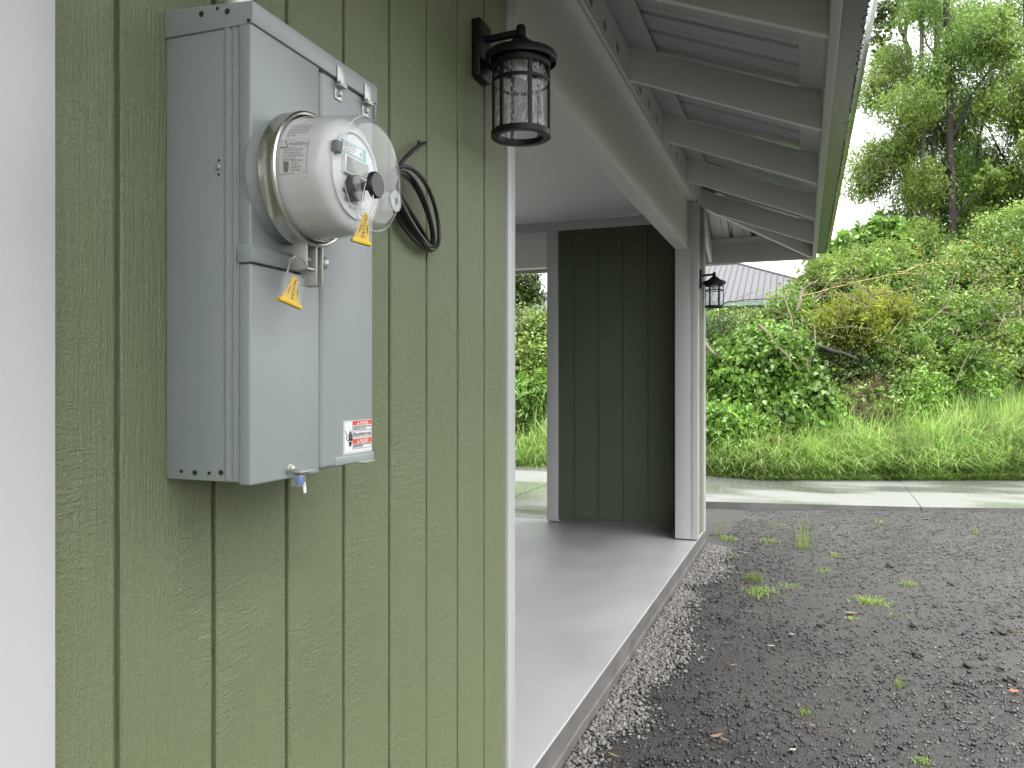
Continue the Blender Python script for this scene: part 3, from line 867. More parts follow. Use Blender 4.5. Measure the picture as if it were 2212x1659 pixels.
# ================================================================== ELECTRIC METER
MY, MZ = 1.062, Z(.322)
meter = thing('electric_meter', 'round electric meter under a clear cover on the grey box', 'meter', (BF, MY, MZ))
o = (0, MY, MZ)
mb = MB(); mb.lathe([(.098, -.7805), (.098, -.775), (.094, -.768), (.094, -.756)], o, 'X', 56); mb.build('socket_hub', M['box'], meter, smooth=True)
ringp = [(.094, -.7555), (.1025, -.7545), (.105, -.751), (.1035, -.745), (.1035, -.733), (.1055, -.729), (.105, -.7245), (.1025, -.7225), (.0995, -.724), (.0995, -.7555)]
mb = MB(); mb.lathe(ringp, o, 'X', 72, closed=True); ring = mb.build('sealing_ring', M['steel'], meter, smooth=True)
mb = MB(); mb.lathe([(.0965, -.756), (.0965, -.735), (.0938, -.730), (.0915, -.690), (.0898, -.676), (.0882, -.664), (.0845, -.6575), (.078, -.654), (.067, -.6525)], o, 'X', 64)
base = mb.build('inner_case', M['meter_grey'], meter, smooth=True)
FX = -.652
KS = .8
mb = MB(); mb.lathe([(.0, FX), (.0645, FX), (.0645, FX - .01)], o, 'X', 64); face = mb.build('face_plate', M['meter_face'], meter)
mb = MB(); mb.lathe([(.0672, FX - .009), (.0668, FX + .003), (.0647, FX + .003), (.0647, FX - .009)], o, 'X', 64, closed=True); mb.build('face_rim', M['meter_grey'], face, smooth=True)
def ff(h): return lambda x, y: (FX + h, MY + x * KS, MZ + y * KS)
mb = MB(); f = ff(.0008)
rect(mb, f, -.048, .036, .040, .060); mb.build('teal_label', M['teal'], face)
mb = MB(); f = ff(.0012)
rect(mb, f, -.044, .039, .026, .058); mb.build('data_label', M['white_print'], face)
mb = MB(); f = ff(.0016)
for i, s in enumerate(('CL200 240V 3W', 'TYPE 2S  TA 30', '60Hz  Kh 1.0')): text_add(mb, s, .0065, f, -.042, .0525 - i * .006)
text_add(mb, 'R', .012, f, .016, .042)
mb.build('label_print', M['ink'], face)
mb = MB(); mb.box(FX, FX + .006, MY - .037, MY + .034, MZ - .003, MZ + .0265); bez = mb.build('display_bezel', M['meter_grey'], face, bevel=.0015)
mb = MB(); mb.box(FX + .0061, FX + .007, MY - .031, MY + .028, MZ + .0015, MZ + .0225); mb.build('display', M['lcd'], face)
mb = MB(); f = ff(.0009)
text_add(mb, '50', .010, f, -.040, -.024); text_add(mb, '2S CL-200', .007, f, -.012, -.022); text_add(mb, 'WATTHOUR METER', .0055, f, -.014, -.030)
text_add(mb, 'HELCO', .013, f, -.045, -.040, bold=.0004); text_add(mb, '72 937', .013, f, -.002, -.043, bold=.0004)
for i, w in enumerate((1.0, 2, .6, 1.4, .8, 2.2, .7, 1.2, 1.8, .6, 1.5, 1.0)):
    x = -.038 + i * .0042; rect(mb, f, x, -.055, x + .0011 * w, -.047)
text_add(mb, 'U 0   M', .008, f, -.022, -.066)
mb.build('face_print', M['ink'], face)
for a in np.linspace(.2, 1.5, 5):          # vent ribs round the case mouth
    pass
mb = MB(); cx = MZ - .022
mb.lathe([(.0, FX + .014), (.019, FX + .014), (.020, FX + .011), (.020, FX + .003), (.011, FX + .002), (.011, FX)], (0, MY - .012, cx), 'X', 28); mb.build('black_knob', M['black_plastic'], meter, smooth=True)
mb = MB(); mb.lathe([(.0065, FX + .012), (.0065, -.612)], (0, MY - .016, cx), 'X', 16)
mb.lathe([(.0, -.6005), (.018, -.6005), (.020, -.603), (.020, -.6085), (.016, -.6095), (.0, -.6095)], (0, MY - .018, cx), 'X', 28); mb.build('reset_knob', M['black_plastic'], meter, smooth=True)
mb = MB(); mb.box(FX - .0, FX + .011, MY - .066, MY - .049, MZ + .020, MZ + .038); mb.build('optical_port', M['grey_ink'], face, bevel=.003)
mb = MB(); mb.lathe([(.0874, -.626), (.084, -.6175), (.079, -.6134), (.073, -.6122), (.0, -.6118)], o, 'X', 80); mb.f = mb.f[:-1]; mb.mi = mb.mi[:-1]
cover = mb.build('clear_cover', M['clear'], meter, smooth=True)
mb = MB(); mb.tube([(-.6205, MY + .0858 * math.cos(t_), MZ + .0858 * math.sin(t_)) for t_ in np.linspace(0, 2 * math.pi, 73)], .0010, 6); mb.build('cover_rim_glint', M['rim_glint'], cover, smooth=True)  # thin ring added to draw the edge highlight
mb = MB(); mb.lathe([(.015, -.6105), (.015, -.640), (.0135, -.640), (.0135, -.6105)], (0, MY + .055, MZ - .03), 'X', 28, closed=True)
mb.lathe([(.017, -.6115), (.017, -.6095), (.006, -.6095), (.006, -.6115)], (0, MY + .055, MZ - .03), 'X', 28, closed=True); mb.build('port_barrel', M['clear_tag'], cover, smooth=True)
mb = MB(); mb.lathe([(.0985, -.735), (.0968, -.728), (.0905, -.650), (.0890, -.636), (.0874, -.626)], o, 'X', 80); mb.f = mb.f[:-2]; mb.mi = mb.mi[:-2]
mb.build('cover_side', M['clear_side'], cover, smooth=True)
# print on the side of the case
RC = .0
def fc(x, t):                       # x outwards from the wall, t up round the case
    RC = .0940 + (x + .730) * (.0915 - .0938) / .04 + .0003 if x < -.69 else .0920 + (x + .690) * (.0895 - .0915) / .014; a = t / .09
    return (x, MY - RC * math.cos(a), MZ + RC * math.sin(a))
mb = MB()
def crect(x0, t0, x1, t1):
    k = max(2, int(abs(t1 - t0) / .006) + 1)
    for i in range(k):
        a, b = t0 + (t1 - t0) * i / k, t0 + (t1 - t0) * (i + 1) / k
        mb.add([fc(x0, a), fc(x1, a), fc(x1, b), fc(x0, b)], [(0, 1, 2, 3)])
bx0, bx1, bt0, bt1 = -.7235, -.677, -.014, .038
for q in ((bx0, bt0, bx0 + .0006, bt1), (bx1 - .0006, bt0, bx1, bt1), (bx0, bt0, bx1, bt0 + .0006), (bx0, bt1 - .0006, bx1, bt1), (bx0, bt1 - .0135, bx1, bt1 - .0128)): crect(*q)
text_add(mb, 'WARNING', .0092, fc, bx0 + .0135, bt1 - .0105, sx=.68, space=1.12)
for (xa, ta), (xb, tb) in (((.002, -.0118), (.0075, -.002)), ((.0075, -.002), (.013, -.0118)), ((.002, -.0118), (.013, -.0118))):
    d = .0005; mb.add([fc(bx0 + xa - d, bt1 + ta - d), fc(bx0 + xa + d, bt1 + ta + d), fc(bx0 + xb + d, bt1 + tb + d), fc(bx0 + xb - d, bt1 + tb - d)], [(0, 1, 2, 3)])
for i, s in enumerate(('HAZARDOUS VOLTAGE. MAY', 'SHOCK, BURN OR CAUSE', 'DEATH. DISCONNECT POWER', 'BEFORE SERVICING.')): text_add(mb, s, .0044, fc, bx0 + .007, bt1 - .0185 - i * .0048, sx=.55)
for i, s in enumerate(('DO NOT TOUCH', 'LIVE PARTS.', 'TRAINED STAFF', 'ONLY INSIDE.')): text_add(mb, s, .0042, fc, bx0 + .021, bt0 + .0165 - i * .0044, sx=.58)
mb.add([fc(bx0 + .009, bt0 + .003), fc(bx0 + .0155, bt0 + .003), fc(bx0 + .017, bt0 + .009), fc(bx0 + .017, bt0 + .018), fc(bx0 + .008, bt0 + .018), fc(bx0 + .008, bt0 + .009)], [(0, 1, 2, 3, 4, 5)])
for i, s in enumerate(('CAUTION: SEALED UNIT. OPEN ONLY', 'WITH POWER OFF. NO USER PARTS', 'INSIDE. READ THE MANUAL BEFORE', 'REMOVING THIS COVER. DO NOT', 'BREAK THE SEAL.')): text_add(mb, s, .0044, fc, bx0 + .006, bt1 + .029 - i * .0056, sx=.46)
mb.build('case_print', M['grey_ink'], meter)
# clamp below the ring
mb = MB(); cy = MY + .012; cz = MZ - .104
mb.box(-.752, -.726, cy - .032, cy - .029, cz - .036, cz + .004)
mb.box(-.752, -.726, cy - .032, cy - .006, cz - .0385, cz - .0355)
mb.box(-.754, -.724, cy - .0085, cy - .0055, cz - .062, cz + .004)
mb.box(-.754, -.724, cy + .008, cy + .011, cz - .062, cz + .004)
mb.build('ring_clamp', M['zinc'], ring, bevel=.001)
mb = MB(); mb.lathe([(.004, -.026), (.004, .013), (.0075, .013), (.0075, .024), (.011, .026), (.011, .032), (.009, .033), (0, .033)], (-.739, cy, cz - .02), 'Y', 18); mb.build('clamp_screw', M['zinc'], ring, smooth=True)

# ================================================================== SEAL TAGS, CABLE
def seal_tag(label, c, tilt, yawv, w, h, digits, wires):
    t = thing('seal_tag', label, 'tag', c, 'yellow numbered seal tags')
    mt = Matrix.Translation(c) @ Matrix.Rotation(yawv, 4, 'Z') @ Matrix.Rotation(tilt, 4, 'X')
    # local: x thickness (+x front), y right, z up
    fn = lambda x, y, z: mt @ Vector((x, y, z))
    def slab(mb, poly, x0, x1):
        mb.prism([fn(x0, a, b) for a, b in poly], (mt.to_3x3() @ Vector((x1 - x0, 0, 0))))
    mb = MB(); slab(mb, [(-w / 2, -h / 2), (w / 2, -h / 2), (w / 2 * .92, h / 2), (-w / 2 * .92, h / 2)], -.003, .003); mb.build('clear_case', M['clear_tag'], t)
    tri = [(-.44, -.5), (.44, -.5), (.42, -.36), (.16, .20), (.18, .27), (.22, .31), (.12, .33), (.07, .42), (0, .44), (-.07, .42), (-.12, .33), (-.22, .31), (-.18, .27), (-.16, .20), (-.42, -.36)]
    mb = MB(); slab(mb, [(a * w, b * h) for a, b in tri], -.0012, .0012); mb.build('yellow_insert', M['yellow'], t)
    mb = MB(); slab(mb, [(-w * .56, -h / 2 - .0045), (w * .56, -h / 2 - .0045), (w * .56, -h / 2 + .001), (-w * .56, -h / 2 + .001)], -.0045, .0045); mb.build('yellow_foot', M['yellow'], t, bevel=.0006)
    mb = MB()
    vs, fs = text_mesh(digits, h * .15, space=1.25); wd = max(a for a, b in vs)
    # the number climbs the wedge
    mb.add([fn(.0034, b - h * .055, a * (h * .72) / wd - h * .40) for a, b in [(q[0], q[1]) for q in vs]] if False else [fn(.0034, -(b - h * .055), a * (h * .72) / wd - h * .40) for a, b in vs], fs)
    for sg in (-1, 1): mb.add([fn(.0034, sg * w * .25 - .0005, -h * .25), fn(.0034, sg * w * .25 + .0005, -h * .25), fn(.0034, sg * w * .16 + .0005, h * .02), fn(.0034, sg * w * .16 - .0005, h * .02)], [(0, 1, 2, 3)])
    mb.build('serial_number', M['ink'], t)
    for pth in wires:
        mb = MB(); mb.tube(pth, .0009, 6); mb.build('seal_wire', M['wire'], t, smooth=True)
    return t
c = PX(632, 623, -.733); W2, H2 = .040, .044
seal_tag('yellow seal tag numbered 0477744 hanging below the meter ring', c, R(-14), R(-12), W2, H2, '0477744',
         [[PX(620, 590, -.736), PX(624, 575, -.735), PX(627, 560, -.730), PX(640, 553, -.724), PX(655, 562, -.722), PX(663, 577, -.724), PX(660, 595, -.730)]])
c = PX(786, 487, -.598)
seal_tag('yellow seal tag hanging by wire in front of the clear meter cover', c, R(-10), R(-38), .026, .046, '0477743',
         [[PX(779, 466, -.600), PX(781, 445, -.600), PX(786, 412, -.604), PX(790, 396, -.606)], [PX(800, 470, -.598), PX(806, 440, -.600), PX(806, 412, -.605)]])
t = thing('seal_tag', 'small clear seal tag with blue insert under the box foot', 'tag', PX(645, 1040, BF + .004))
p = PX(645, 1038, BF + .005)
mb = MB(); mb.box(p.x - .006, p.x + .006, p.y - .012, p.y + .012, p.z - .009, p.z + .009); mb.build('clear_case', M['clear_tag'], t, bevel=.001)
mb = MB(); mb.box(p.x - .004, p.x + .004, p.y - .004, p.y + .010, p.z - .007, p.z + .006); mb.build('blue_insert', M['blue'], t, bevel=.0015)
mb = MB(); q = PX(656, 1052, BF + .005); mb.prism([(q.x, q.y - .004, q.z + .008), (q.x, q.y + .003, q.z + .008), (q.x, q.y + .005, q.z - .010), (q.x, q.y - .001, q.z - .010)], (.002, 0, 0)); mb.build('paper_flag', M['white_print'], t)
mb = MB(); mb.tube([PX(627, 1013, BF + .010), PX(640, 1012, BF + .012), PX(652, 1020, BF + .008), PX(648, 1030, BF + .006)], .0007, 6); mb.build('seal_wire', M['wire'], t, smooth=True)

def zz(x, y): return ((950 + .4069 * x) / 1.8517, (400 + .4069 * y) / 1.8517)
ct = thing('cable_coil', 'coiled black cable hanging on the wall behind the meter box', 'cable', (-.92, 1.80, Z(.22)))
pts = []
lead = [(1850, 425), (1790, 445), (1720, 500), (1640, 580), (1570, 680), (1520, 800)]
for x, y in lead: pts.append(PX(*zz(x, y), -.925))
ax = Vector((360, 800)).normalized(); bx_ = Vector((ax.y, -ax.x))
cc = Vector((1745, 1070)); turns = 4; N = 34
for i in range(turns * N + N // 3):
    a = math.pi * 1.0 + 2 * math.pi * i / N; k = i / N
    ma = 445 - 16 * k + 14 * math.sin(k * 2.3); mi_ = 165 - 22 * k + 20 * math.sin(k * 1.7 + 1)
    c2 = cc + ax * (10 * math.sin(k * 3.1)) + bx_ * (14 * math.sin(k * 2.2))
    sk = 1 - .25 * math.cos(a)
    p = c2 - ax * (-math.cos(a) * ma) * -1 + bx_ * (math.sin(a) * mi_ * (1.1 + .25 * -math.cos(a) * -1))
    pts.append(PX(*zz(p.x, p.y), -.928 + .008 * (k % turns) + .006 * math.sin(a * 2 + k)))
mb = MB(); mb.tube(pts, .0056, 8); mb.build('cable', M['black_rubber'], ct, smooth=True)
hp = pts[0]
mb = MB(); mb.lathe([(.009, WALL - .002), (.009, WALL + .006), (.006, WALL + .008)], (0, hp.y, hp.z), 'X', 12); mb.build('wall_grommet', M['black_rubber'], ct)
mb = MB(); q = PX(*zz(1690, 1165), -.905); q0 = PX(*zz(1600, 1010), -.912); mb.tube([q0, (q0 + q) / 2 + Vector((.004, 0, 0)), q], .0052, 8); mb.build('cable_end', M['black_rubber'], ct, smooth=True)

# ================================================================== LANTERNS
def lantern(label):
    AX, zc = .143, 0.0
    t = thing('wall_lantern', label, 'lamp', (WALL, 2.252, Z(1.02)), 'black wall lanterns')
    b0 = Vector((WALL, 2.252, Z(0)))
    P = lambda x, y, z: (b0.x + x, b0.y + y, b0.z + z)
    mb = MB(); mb.prism([P(.0005, -.047, .937), P(.0005, .047, .937), P(.0005, .047, 1.113), P(.0005, -.047, 1.113)], (.028, 0, 0)); mb.build('back_plate', M['black_metal'], t, bevel=.004)
    mb = MB(); mb.lathe([(.005, .0285), (.004, .033), (0, .034)], P(0, .0, .985), 'X', 10); mb.build('plate_screw', M['black_metal'], t)
    mb = MB(); mb.tube([P(.028, 0, 1.060), P(.07, 0, 1.062), P(AX + .006, 0, 1.066)], .0115, 10); mb.lathe([(.011, 1.05), (.015, 1.054), (.015, 1.082), (.010, 1.088), (0, 1.089)], P(AX, 0, 0), 'Z', 16)
    mb.build('arm', M['black_metal'], t, smooth=True)
    mb = MB(); mb.lathe([(.0, 1.052), (.014, 1.050), (.022, 1.046), (.034, 1.036), (.052, 1.020), (.075, 1.007), (.096, 1.000), (.106, .997), (.1095, .991), (.108, .972), (.1045, .971), (.102, .985), (.089, .988), (.0, .988)], P(AX, 0, 0), 'Z', 56); mb.build('lamp_cap', M['black_metal'], t, smooth=True)
    def ringz(nm, r0, r1, z0, z1):
        mb = MB(); mb.lathe([(r0, z0), (r1, z0), (r1, z1), (r0, z1)], P(AX, 0, 0), 'Z', 56, closed=True); mb.build(nm, M['black_metal'], t, bevel=.0012, seg=1)
    ringz('top_ring', .080, .090, .954, .9875)
    ringz('middle_ring', .0835, .089, .906, .916)
    ringz('bottom_ring', .068, .091, .746, .764)
    for k in range(6):
        a = R(60 * k + 8)
        x, y = AX + .0855 * math.cos(a), .0855 * math.sin(a)
        mb = MB(); mb.box(-.0038, .0038, -.0048, .0048, .7645, .9535)
        rot = Matrix.Rotation(a, 3, 'Z')
        mb.v = [rot @ v + Vector((b0.x + x, b0.y + y, b0.z)) for v in mb.v]
        mb.build('cage_bar', M['black_metal'], t)
    mb = MB(); mb.lathe([(.0765, .7645), (.0765, .955)], P(AX, 0, 0), 'Z', 56); me = mb
    me.f = me.f[:-2]; me.mi = me.mi[:-2]
    me.build('lamp_glass', M['seeded'], t, smooth=True)
    mb = MB(); mb.lathe([(.026, .9915), (.026, .935), (.017, .931), (.017, .920), (0, .920)], P(AX, 0, 0), 'Z', 20); mb.build('bulb_socket', M['white_print'], t, smooth=True)
    return t
def copy_tree(o, parent=None):
    c = o.copy(); COL.objects.link(c)
    if parent: c.parent = parent
    for ch in o.children: copy_tree(ch, c)
    return c
lan = lantern('black caged wall lantern with wet glass beside the meter box')
l2 = copy_tree(lan)
l2.location = (WALL, 7.80, Z(1.01)); l2['label'] = 'black caged wall lantern beyond the white carport post'

# ================================================================== NEIGHBOUR HOUSES
def hip_house(label, a, b, depth, run, eave, ridge, wallz, seam, name='neighbour_house', hip=None):
    """a, b: eave corners nearest us (world xy); the plane rises away from us"""
    a = Vector((*a, 0)); b = Vector((*b, 0)); ex = (b - a).normalized(); back = Vector((-ex.y, ex.x, 0))
    if back.y < 0: back = -back
    t = thing(name, label, 'house', ((a.x + b.x) / 2, (a.y + b.y) / 2, 0))
    L = (b - a).length; w = depth / 2; hip = hip or w
    up = lambda p, z: p + Vector((0, 0, z))
    A, B = up(a, eave), up(b, eave); C, D = up(b + back * depth, eave), up(a + back * depth, eave)
    E, G = up(a + ex * hip + back * w, ridge), up(b - ex * hip + back * w, ridge)
    mb = MB(); mb.add([A, B, G, E, C, D], [(0, 1, 2, 3), (1, 4, 2), (4, 5, 3, 2), (5, 0, 3)]); rf = mb.build('roof', M['far_roof'], t)
    k = int(L / seam); nrm = (B - A).cross(E - A).normalized()
    if nrm.z < 0: nrm = -nrm
    for i in range(1, k):
        s = i * seam
        frac = min(1, s / hip, (L - s) / hip)
        p0 = A + ex * s; p1 = p0 + back * w * frac + Vector((0, 0, (ridge - eave) * frac))
        mb = MB(); hx = ex * .016
        mb.prism([p0 - hx, p0 + hx, p0 + hx * .6 + nrm * .035, p0 - hx * .6 + nrm * .035], p1 - p0)
        mb.build('seam_rib', M['far_roof_rib'], rf)
    for p, q in ((B, G), (A, E), (E, G)):
        mb = MB(); mb.tube([p + nrm * .02, q + nrm * .02], .055, 6); mb.build('ridge_cap', M['far_roof'], rf)
    mb = MB(); h = Vector((0, 0, 1))
    mb.prism([A - back * .02 - h * .16, B - back * .02 - h * .16, B - back * .02 - h * .01, A - back * .02 - h * .01], back * .03); mb.build('fascia_board', M['far_trim'], t)
    mb = MB(); i0, i1 = a + ex * .5 + back * .5, b - ex * .5 + back * .5
    mb.prism([i0, i1, i1 + back * (depth - 1), i0 + back * (depth - 1)], (0, 0, eave - .05)); mb.build('wall', M['far_wall'], t)
    return t
hip_house('grey metal roofed house rising behind the bushes beyond the lantern', (-12.5, 31.2), (2.07, 31.2), 9.5, 4, PD(1600, 651, 30).z, 6.92, 2, .24, hip=4.75)
p = PD(1215, 681, 33); q = PD(1060, 677, 34)
hip_house('low grey roof corner glimpsed under the dark tree behind the carport', (q.x, q.y), (p.x, p.y), 6, 3, PD(1165, 679, 33).z, PD(1182, 655, 36).z + .25, 2, .3, hip=2.9)

# ================================================================== VEGETATION
RG = np.random.default_rng(42)
def unit(a): return a / np.maximum(np.linalg.norm(a, axis=1, keepdims=True), 1e-9)
def leaves(C, N, T, L, wr, fold=.15, droop=.15):
    """rhombic folded leaves: centres C, normals N, directions T, lengths L"""
    T = unit(T - N * (T * N).sum(1, keepdims=True)); B = np.cross(N, T); L = L[:, None]
    b0 = C - T * L * .5
    tip = C + T * L * .5 - N * L * droop
    r = C - T * L * .08 + B * L * wr * .5 + N * L * fold * wr
    l = C - T * L * .08 - B * L * wr * .5 + N * L * fold * wr
    V = np.stack([b0, r, tip, l], 1).reshape(-1, 3)
    k = np.arange(len(C))[:, None] * 4
    return V, np.concatenate([k + [[0, 1, 2]], k + [[0, 2, 3]]], 0)
def cloud(blobs, n, per=22, spread=.36, face=.55):
    """clumped points in ellipsoids; returns points and outward directions. blob: (centre, radii)"""
    vol = np.array([np.prod(r) ** (2 / 3) for c, r in blobs]); vol /= vol.sum()
    Cs, Os = [], []
    for (c, r), w in zip(blobs, vol):
        m = max(4, int(n * w)); k = max(3, m // per)
        d = unit(RG.standard_normal((k * 2, 3)))
        keep = (d @ np.array([-sn, cs, 0]) < .25) | (RG.random(len(d)) < 1 - face)
        d = d[keep][:k]; k = len(d)
        rad = RG.random(k) ** .4 * (.85 + .38 * RG.random(k))
        cc = np.array(c) + d * np.array(r) * rad[:, None]
        idx = RG.integers(0, k, m)
        sz = np.array(r) * spread * (.5 + RG.random((k, 1)))
        off = RG.standard_normal((m, 3)) * .62
        P = cc[idx] + off * np.minimum(sz[idx], .42)
        O = unit(unit(off) * .55 + d[idx] * .75 + np.array([0, 0, .35]))
        Cs.append(P); Os.append(O)
        # loose sprigs that break the outline
        ks = max(2, m // 60); ds = unit(RG.standard_normal((ks, 3)) + np.array([sn * .3, -cs * .3, .7]))
        st = np.array(c) + ds * np.array(r) * RG.uniform(.8, 1.08, (ks, 1)); dr = unit(ds + RG.standard_normal((ks, 3)) * .5 + np.array([0, 0, .3]))
        Ls = RG.uniform(.15, .5, (ks, 1, 1)); q = np.linspace(0, 1, 10)[None, :, None]
        sp = st[:, None, :] + dr[:, None, :] * Ls * q + np.array([0, 0, -.35]) * Ls * q ** 2 + RG.standard_normal((ks, 10, 3)) * .03
        Cs.append(sp.reshape(-1, 3)); Os.append(unit(np.repeat(dr, 10, 0) + RG.standard_normal((ks * 10, 3)) * .6))
    return np.concatenate(Cs), np.concatenate(Os)
def foliage(name, parent, m, blobs, n, L=(.06, .11), wr=.55, hang=.5, per=22, spread=.36, rnd=.7, droop=.15):
    P, O = cloud(blobs, n, per, spread)
    k = len(P)
    N = unit(O + RG.standard_normal((k, 3)) * rnd)
    T = unit(O * .4 + np.array([0, 0, -hang]) + RG.standard_normal((k, 3)) * .55)
    V, Tt = leaves(P, N, T, RG.uniform(*L, k), wr, droop=droop)
    return np_mesh(name, V, Tt, m, parent)
def B(u, v, ru, rv, D, k=.8):        # ellipsoid measured in the photo -> real blob
    p = PD(u, v, D); s = D / F
    return (tuple(p), (ru * s, max(ru * s * k, .3), rv * s))
def stems(parent, name, m, base, tops, r=.02, bend=.15):
    mb = MB(); rr = random.Random(len(tops) + int(base[0] * 100))
    for tpt in tops:
        a, b = Vector(base) + Vector((rr.uniform(-.15, .15), rr.uniform(-.15, .15), 0)), Vector(tpt)
        path = [a.lerp(b, i / 5) + Vector((rr.uniform(-bend, bend), rr.uniform(-bend, bend), rr.uniform(-.05, .05))) * (i % 5 > 0) for i in range(6)]
        mb.tube(path, [r * (1 - .8 * i / 5) for i in range(6)], 6)
    return mb.build(name, m, parent, smooth=True)
def gz(x, y): return float(bank(np.array(x), np.array(y)))
def bush(label, m, blobs, n, cat='bush', name='bush', stem_m='bark_dark', **k):
    c, r = blobs[0]; x, y = c[0], c[1]; z = gz(x, y)
    t = thing(name, label, cat, (x, y, z))
    foliage('foliage', t, M[m], blobs, n, **k)
    stems(t, 'stem', M[stem_m], (x, y, z - .05), [b[0] for b in blobs] + [tuple(Vector(b[0]) + Vector((0, 0, b[1][2] * .7))) for b in blobs], r=.035)
    return t

# tangled backing growth that no one could count
bl = []
for u in range(1470, 2480, 42):
    top = np.interp(u, [1470, 1690, 1760, 1850, 1930, 2040, 2110, 2200, 2480], [745, 715, 625, 580, 600, 620, 545, 480, 440])
    for v in range(int(top) + 30, 900, 62):
        bl.append(B(u + RG.uniform(-15, 15), v + RG.uniform(-12, 12), 46, 42, 18.4 + RG.uniform(-.5, .8) - (v - 600) * .004))
for u in range(560, 1040, 48):
    for v in range(640, 900, 62): bl.append(B(u, v, 50, 42, 18.5 + RG.uniform(-.4, .4)))
for u in range(1040, 1290, 40):
    for v in range(720, 900, 60): bl.append(B(u, v, 44, 42, 17.5 + RG.uniform(-.4, .4)))
tag(foliage('undergrowth', None, M['leaf_dark'], bl, 84000, L=(.07, .14), wr=.6, spread=.42), 'dark tangled undergrowth behind the bushes', 'undergrowth', kind='stuff')

mixbl = []
for i in range(150):
    u = RG.uniform(1500, 2330)
    top = np.interp(u, [1500, 1700, 1760, 1850, 1950, 2050, 2120, 2220, 2330], [690, 650, 610, 570, 590, 580, 500, 460, 430])
    bot = np.interp(u, [1500, 1760, 2000, 2330], [930, 930, 870, 790])
    v = RG.uniform(top, bot); q = (v - top) / (bot - top)
    mixbl.append(B(u, v, RG.uniform(14, 40), RG.uniform(12, 34), 17.2 - 2.5 * q + RG.uniform(-.4, .3) + .8 * (u > 2050) * (1 - q)))
tag(foliage('creepers', None, M['leaf_mid'], mixbl[:75], 15000, L=(.05, .12), wr=.5, spread=.6, rnd=.9), 'loose mixed creepers and shoots scattered over the hedge face', 'creepers', kind='stuff')
tag(foliage('young_shoots', None, M['leaf_vine'], mixbl[75:], 13000, L=(.06, .15), wr=.38, spread=.7, rnd=.9), 'fresh green young shoots scattered over the hedge face', 'shoots', kind='stuff')
# bare stems and dead twigs tangled through the hedge
mb = MB()
for i in range(170):
    u = RG.uniform(1510, 2250); v = RG.uniform(np.interp(u, [1510, 1760, 2250], [690, 640, 600]), np.interp(u, [1510, 2250], [930, 800]))
    a = PD(u, v, RG.uniform(14.6, 16.4)); d = Vector((RG.normal(0, 1), RG.normal(0, .5), RG.normal(.5, .6))).normalized(); L = RG.uniform(.3, 1.3)
    k = Vector((RG.normal(0, .12), RG.normal(0, .1), RG.normal(0, .12)))
    r = RG.uniform(.004, .013)
    mb.tube([a, a + d * L * .5 + k, a + d * L + k * .5], [r, r * .8, r * .3], 5, cap=False)
tw = mb.build('dead_twigs', M['dead'], None, smooth=True)
tag(tw, 'bare brown twigs tangled through the hedge', 'twigs', kind='stuff')

bush('vine-smothered mound of heart-shaped leaves beside the carport corner', 'leaf_vine',
     [B(1650, 780, 72, 62, 15.0), B(1600, 830, 60, 62, 14.8), B(1690, 850, 46, 40, 14.8), B(1560, 800, 40, 50, 15.1)], 15000, L=(.08, .14), wr=.75, hang=.9, name='vine_mound', per=26)
bush('small glossy vine hump standing right of the larger vine mound', 'leaf_vine',
     [B(1745, 870, 48, 52, 14.4), B(1700, 905, 52, 40, 14.2), B(1770, 905, 40, 34, 14.4)], 9500, L=(.08, .14), wr=.75, hang=.9, name='vine_mound', per=26)
bush('low leafy creeper at the grass edge beneath the larger vine mound', 'leaf_vine',
     [B(1560, 920, 52, 36, 14.0), B(1630, 930, 44, 26, 13.9), B(1520, 935, 34, 30, 14.0)], 6500, L=(.07, .12), wr=.7, hang=.5, name='creeper')
bush('dark rounded bush against the carport corner below the far lantern', 'leaf_dark',
     [B(1555, 730, 52, 46, 16.3), B(1600, 760, 34, 36, 16.2)], 8000, L=(.04, .075), wr=.45, hang=.7)
bush('mid-green shrubs in front of the grey metal roof', 'leaf_mid',
     [B(1590, 705, 62, 22, 17.4), B(1660, 712, 50, 32, 17.0), B(1530, 708, 40, 22, 17.2), B(1700, 740, 50, 42, 16.6), B(1725, 655, 22, 34, 17.3)], 17000, L=(.05, .095), wr=.6)
bush('feathery yellow-green bamboo sprays drooping in the middle of the hedge', 'leaf_yellow',
     [B(1845, 690, 62, 40, 15.7), B(1810, 720, 42, 44, 15.6), B(1900, 670, 50, 32, 15.9), B(1860, 735, 44, 30, 15.6)], 12000, cat='bamboo', name='bamboo_clump', stem_m='cane', L=(.09, .17), wr=.13, hang=.9, per=40, droop=.35)
bush('yellow-green bush on the crest beside the end of the gutter', 'leaf_olive',
     [B(1790, 600, 54, 34, 17.4), B(1860, 580, 56, 36, 17.6), B(1745, 625, 34, 28, 17.4), B(1920, 570, 50, 40, 17.9)], 13000, L=(.06, .12), wr=.3, hang=.5)
bush('big round-leaved creeper along the crest under the tall trees', 'leaf_vine',
     [B(1840, 545, 44, 22, 18.6), B(1785, 572, 34, 14, 18.4), B(1895, 515, 36, 34, 18.9)], 3200, name='creeper', cat='creeper', L=(.14, .24), wr=.85, hang=.4)
bush('pale-green small-leaved shrubs filling the middle of the bank', 'leaf_mid',
     [B(1950, 770, 72, 62, 16.2), B(2020, 700, 74, 54, 16.9), B(1900, 790, 50, 50, 15.8), B(2060, 780, 66, 56, 16.4)], 21000, L=(.05, .10), wr=.7)
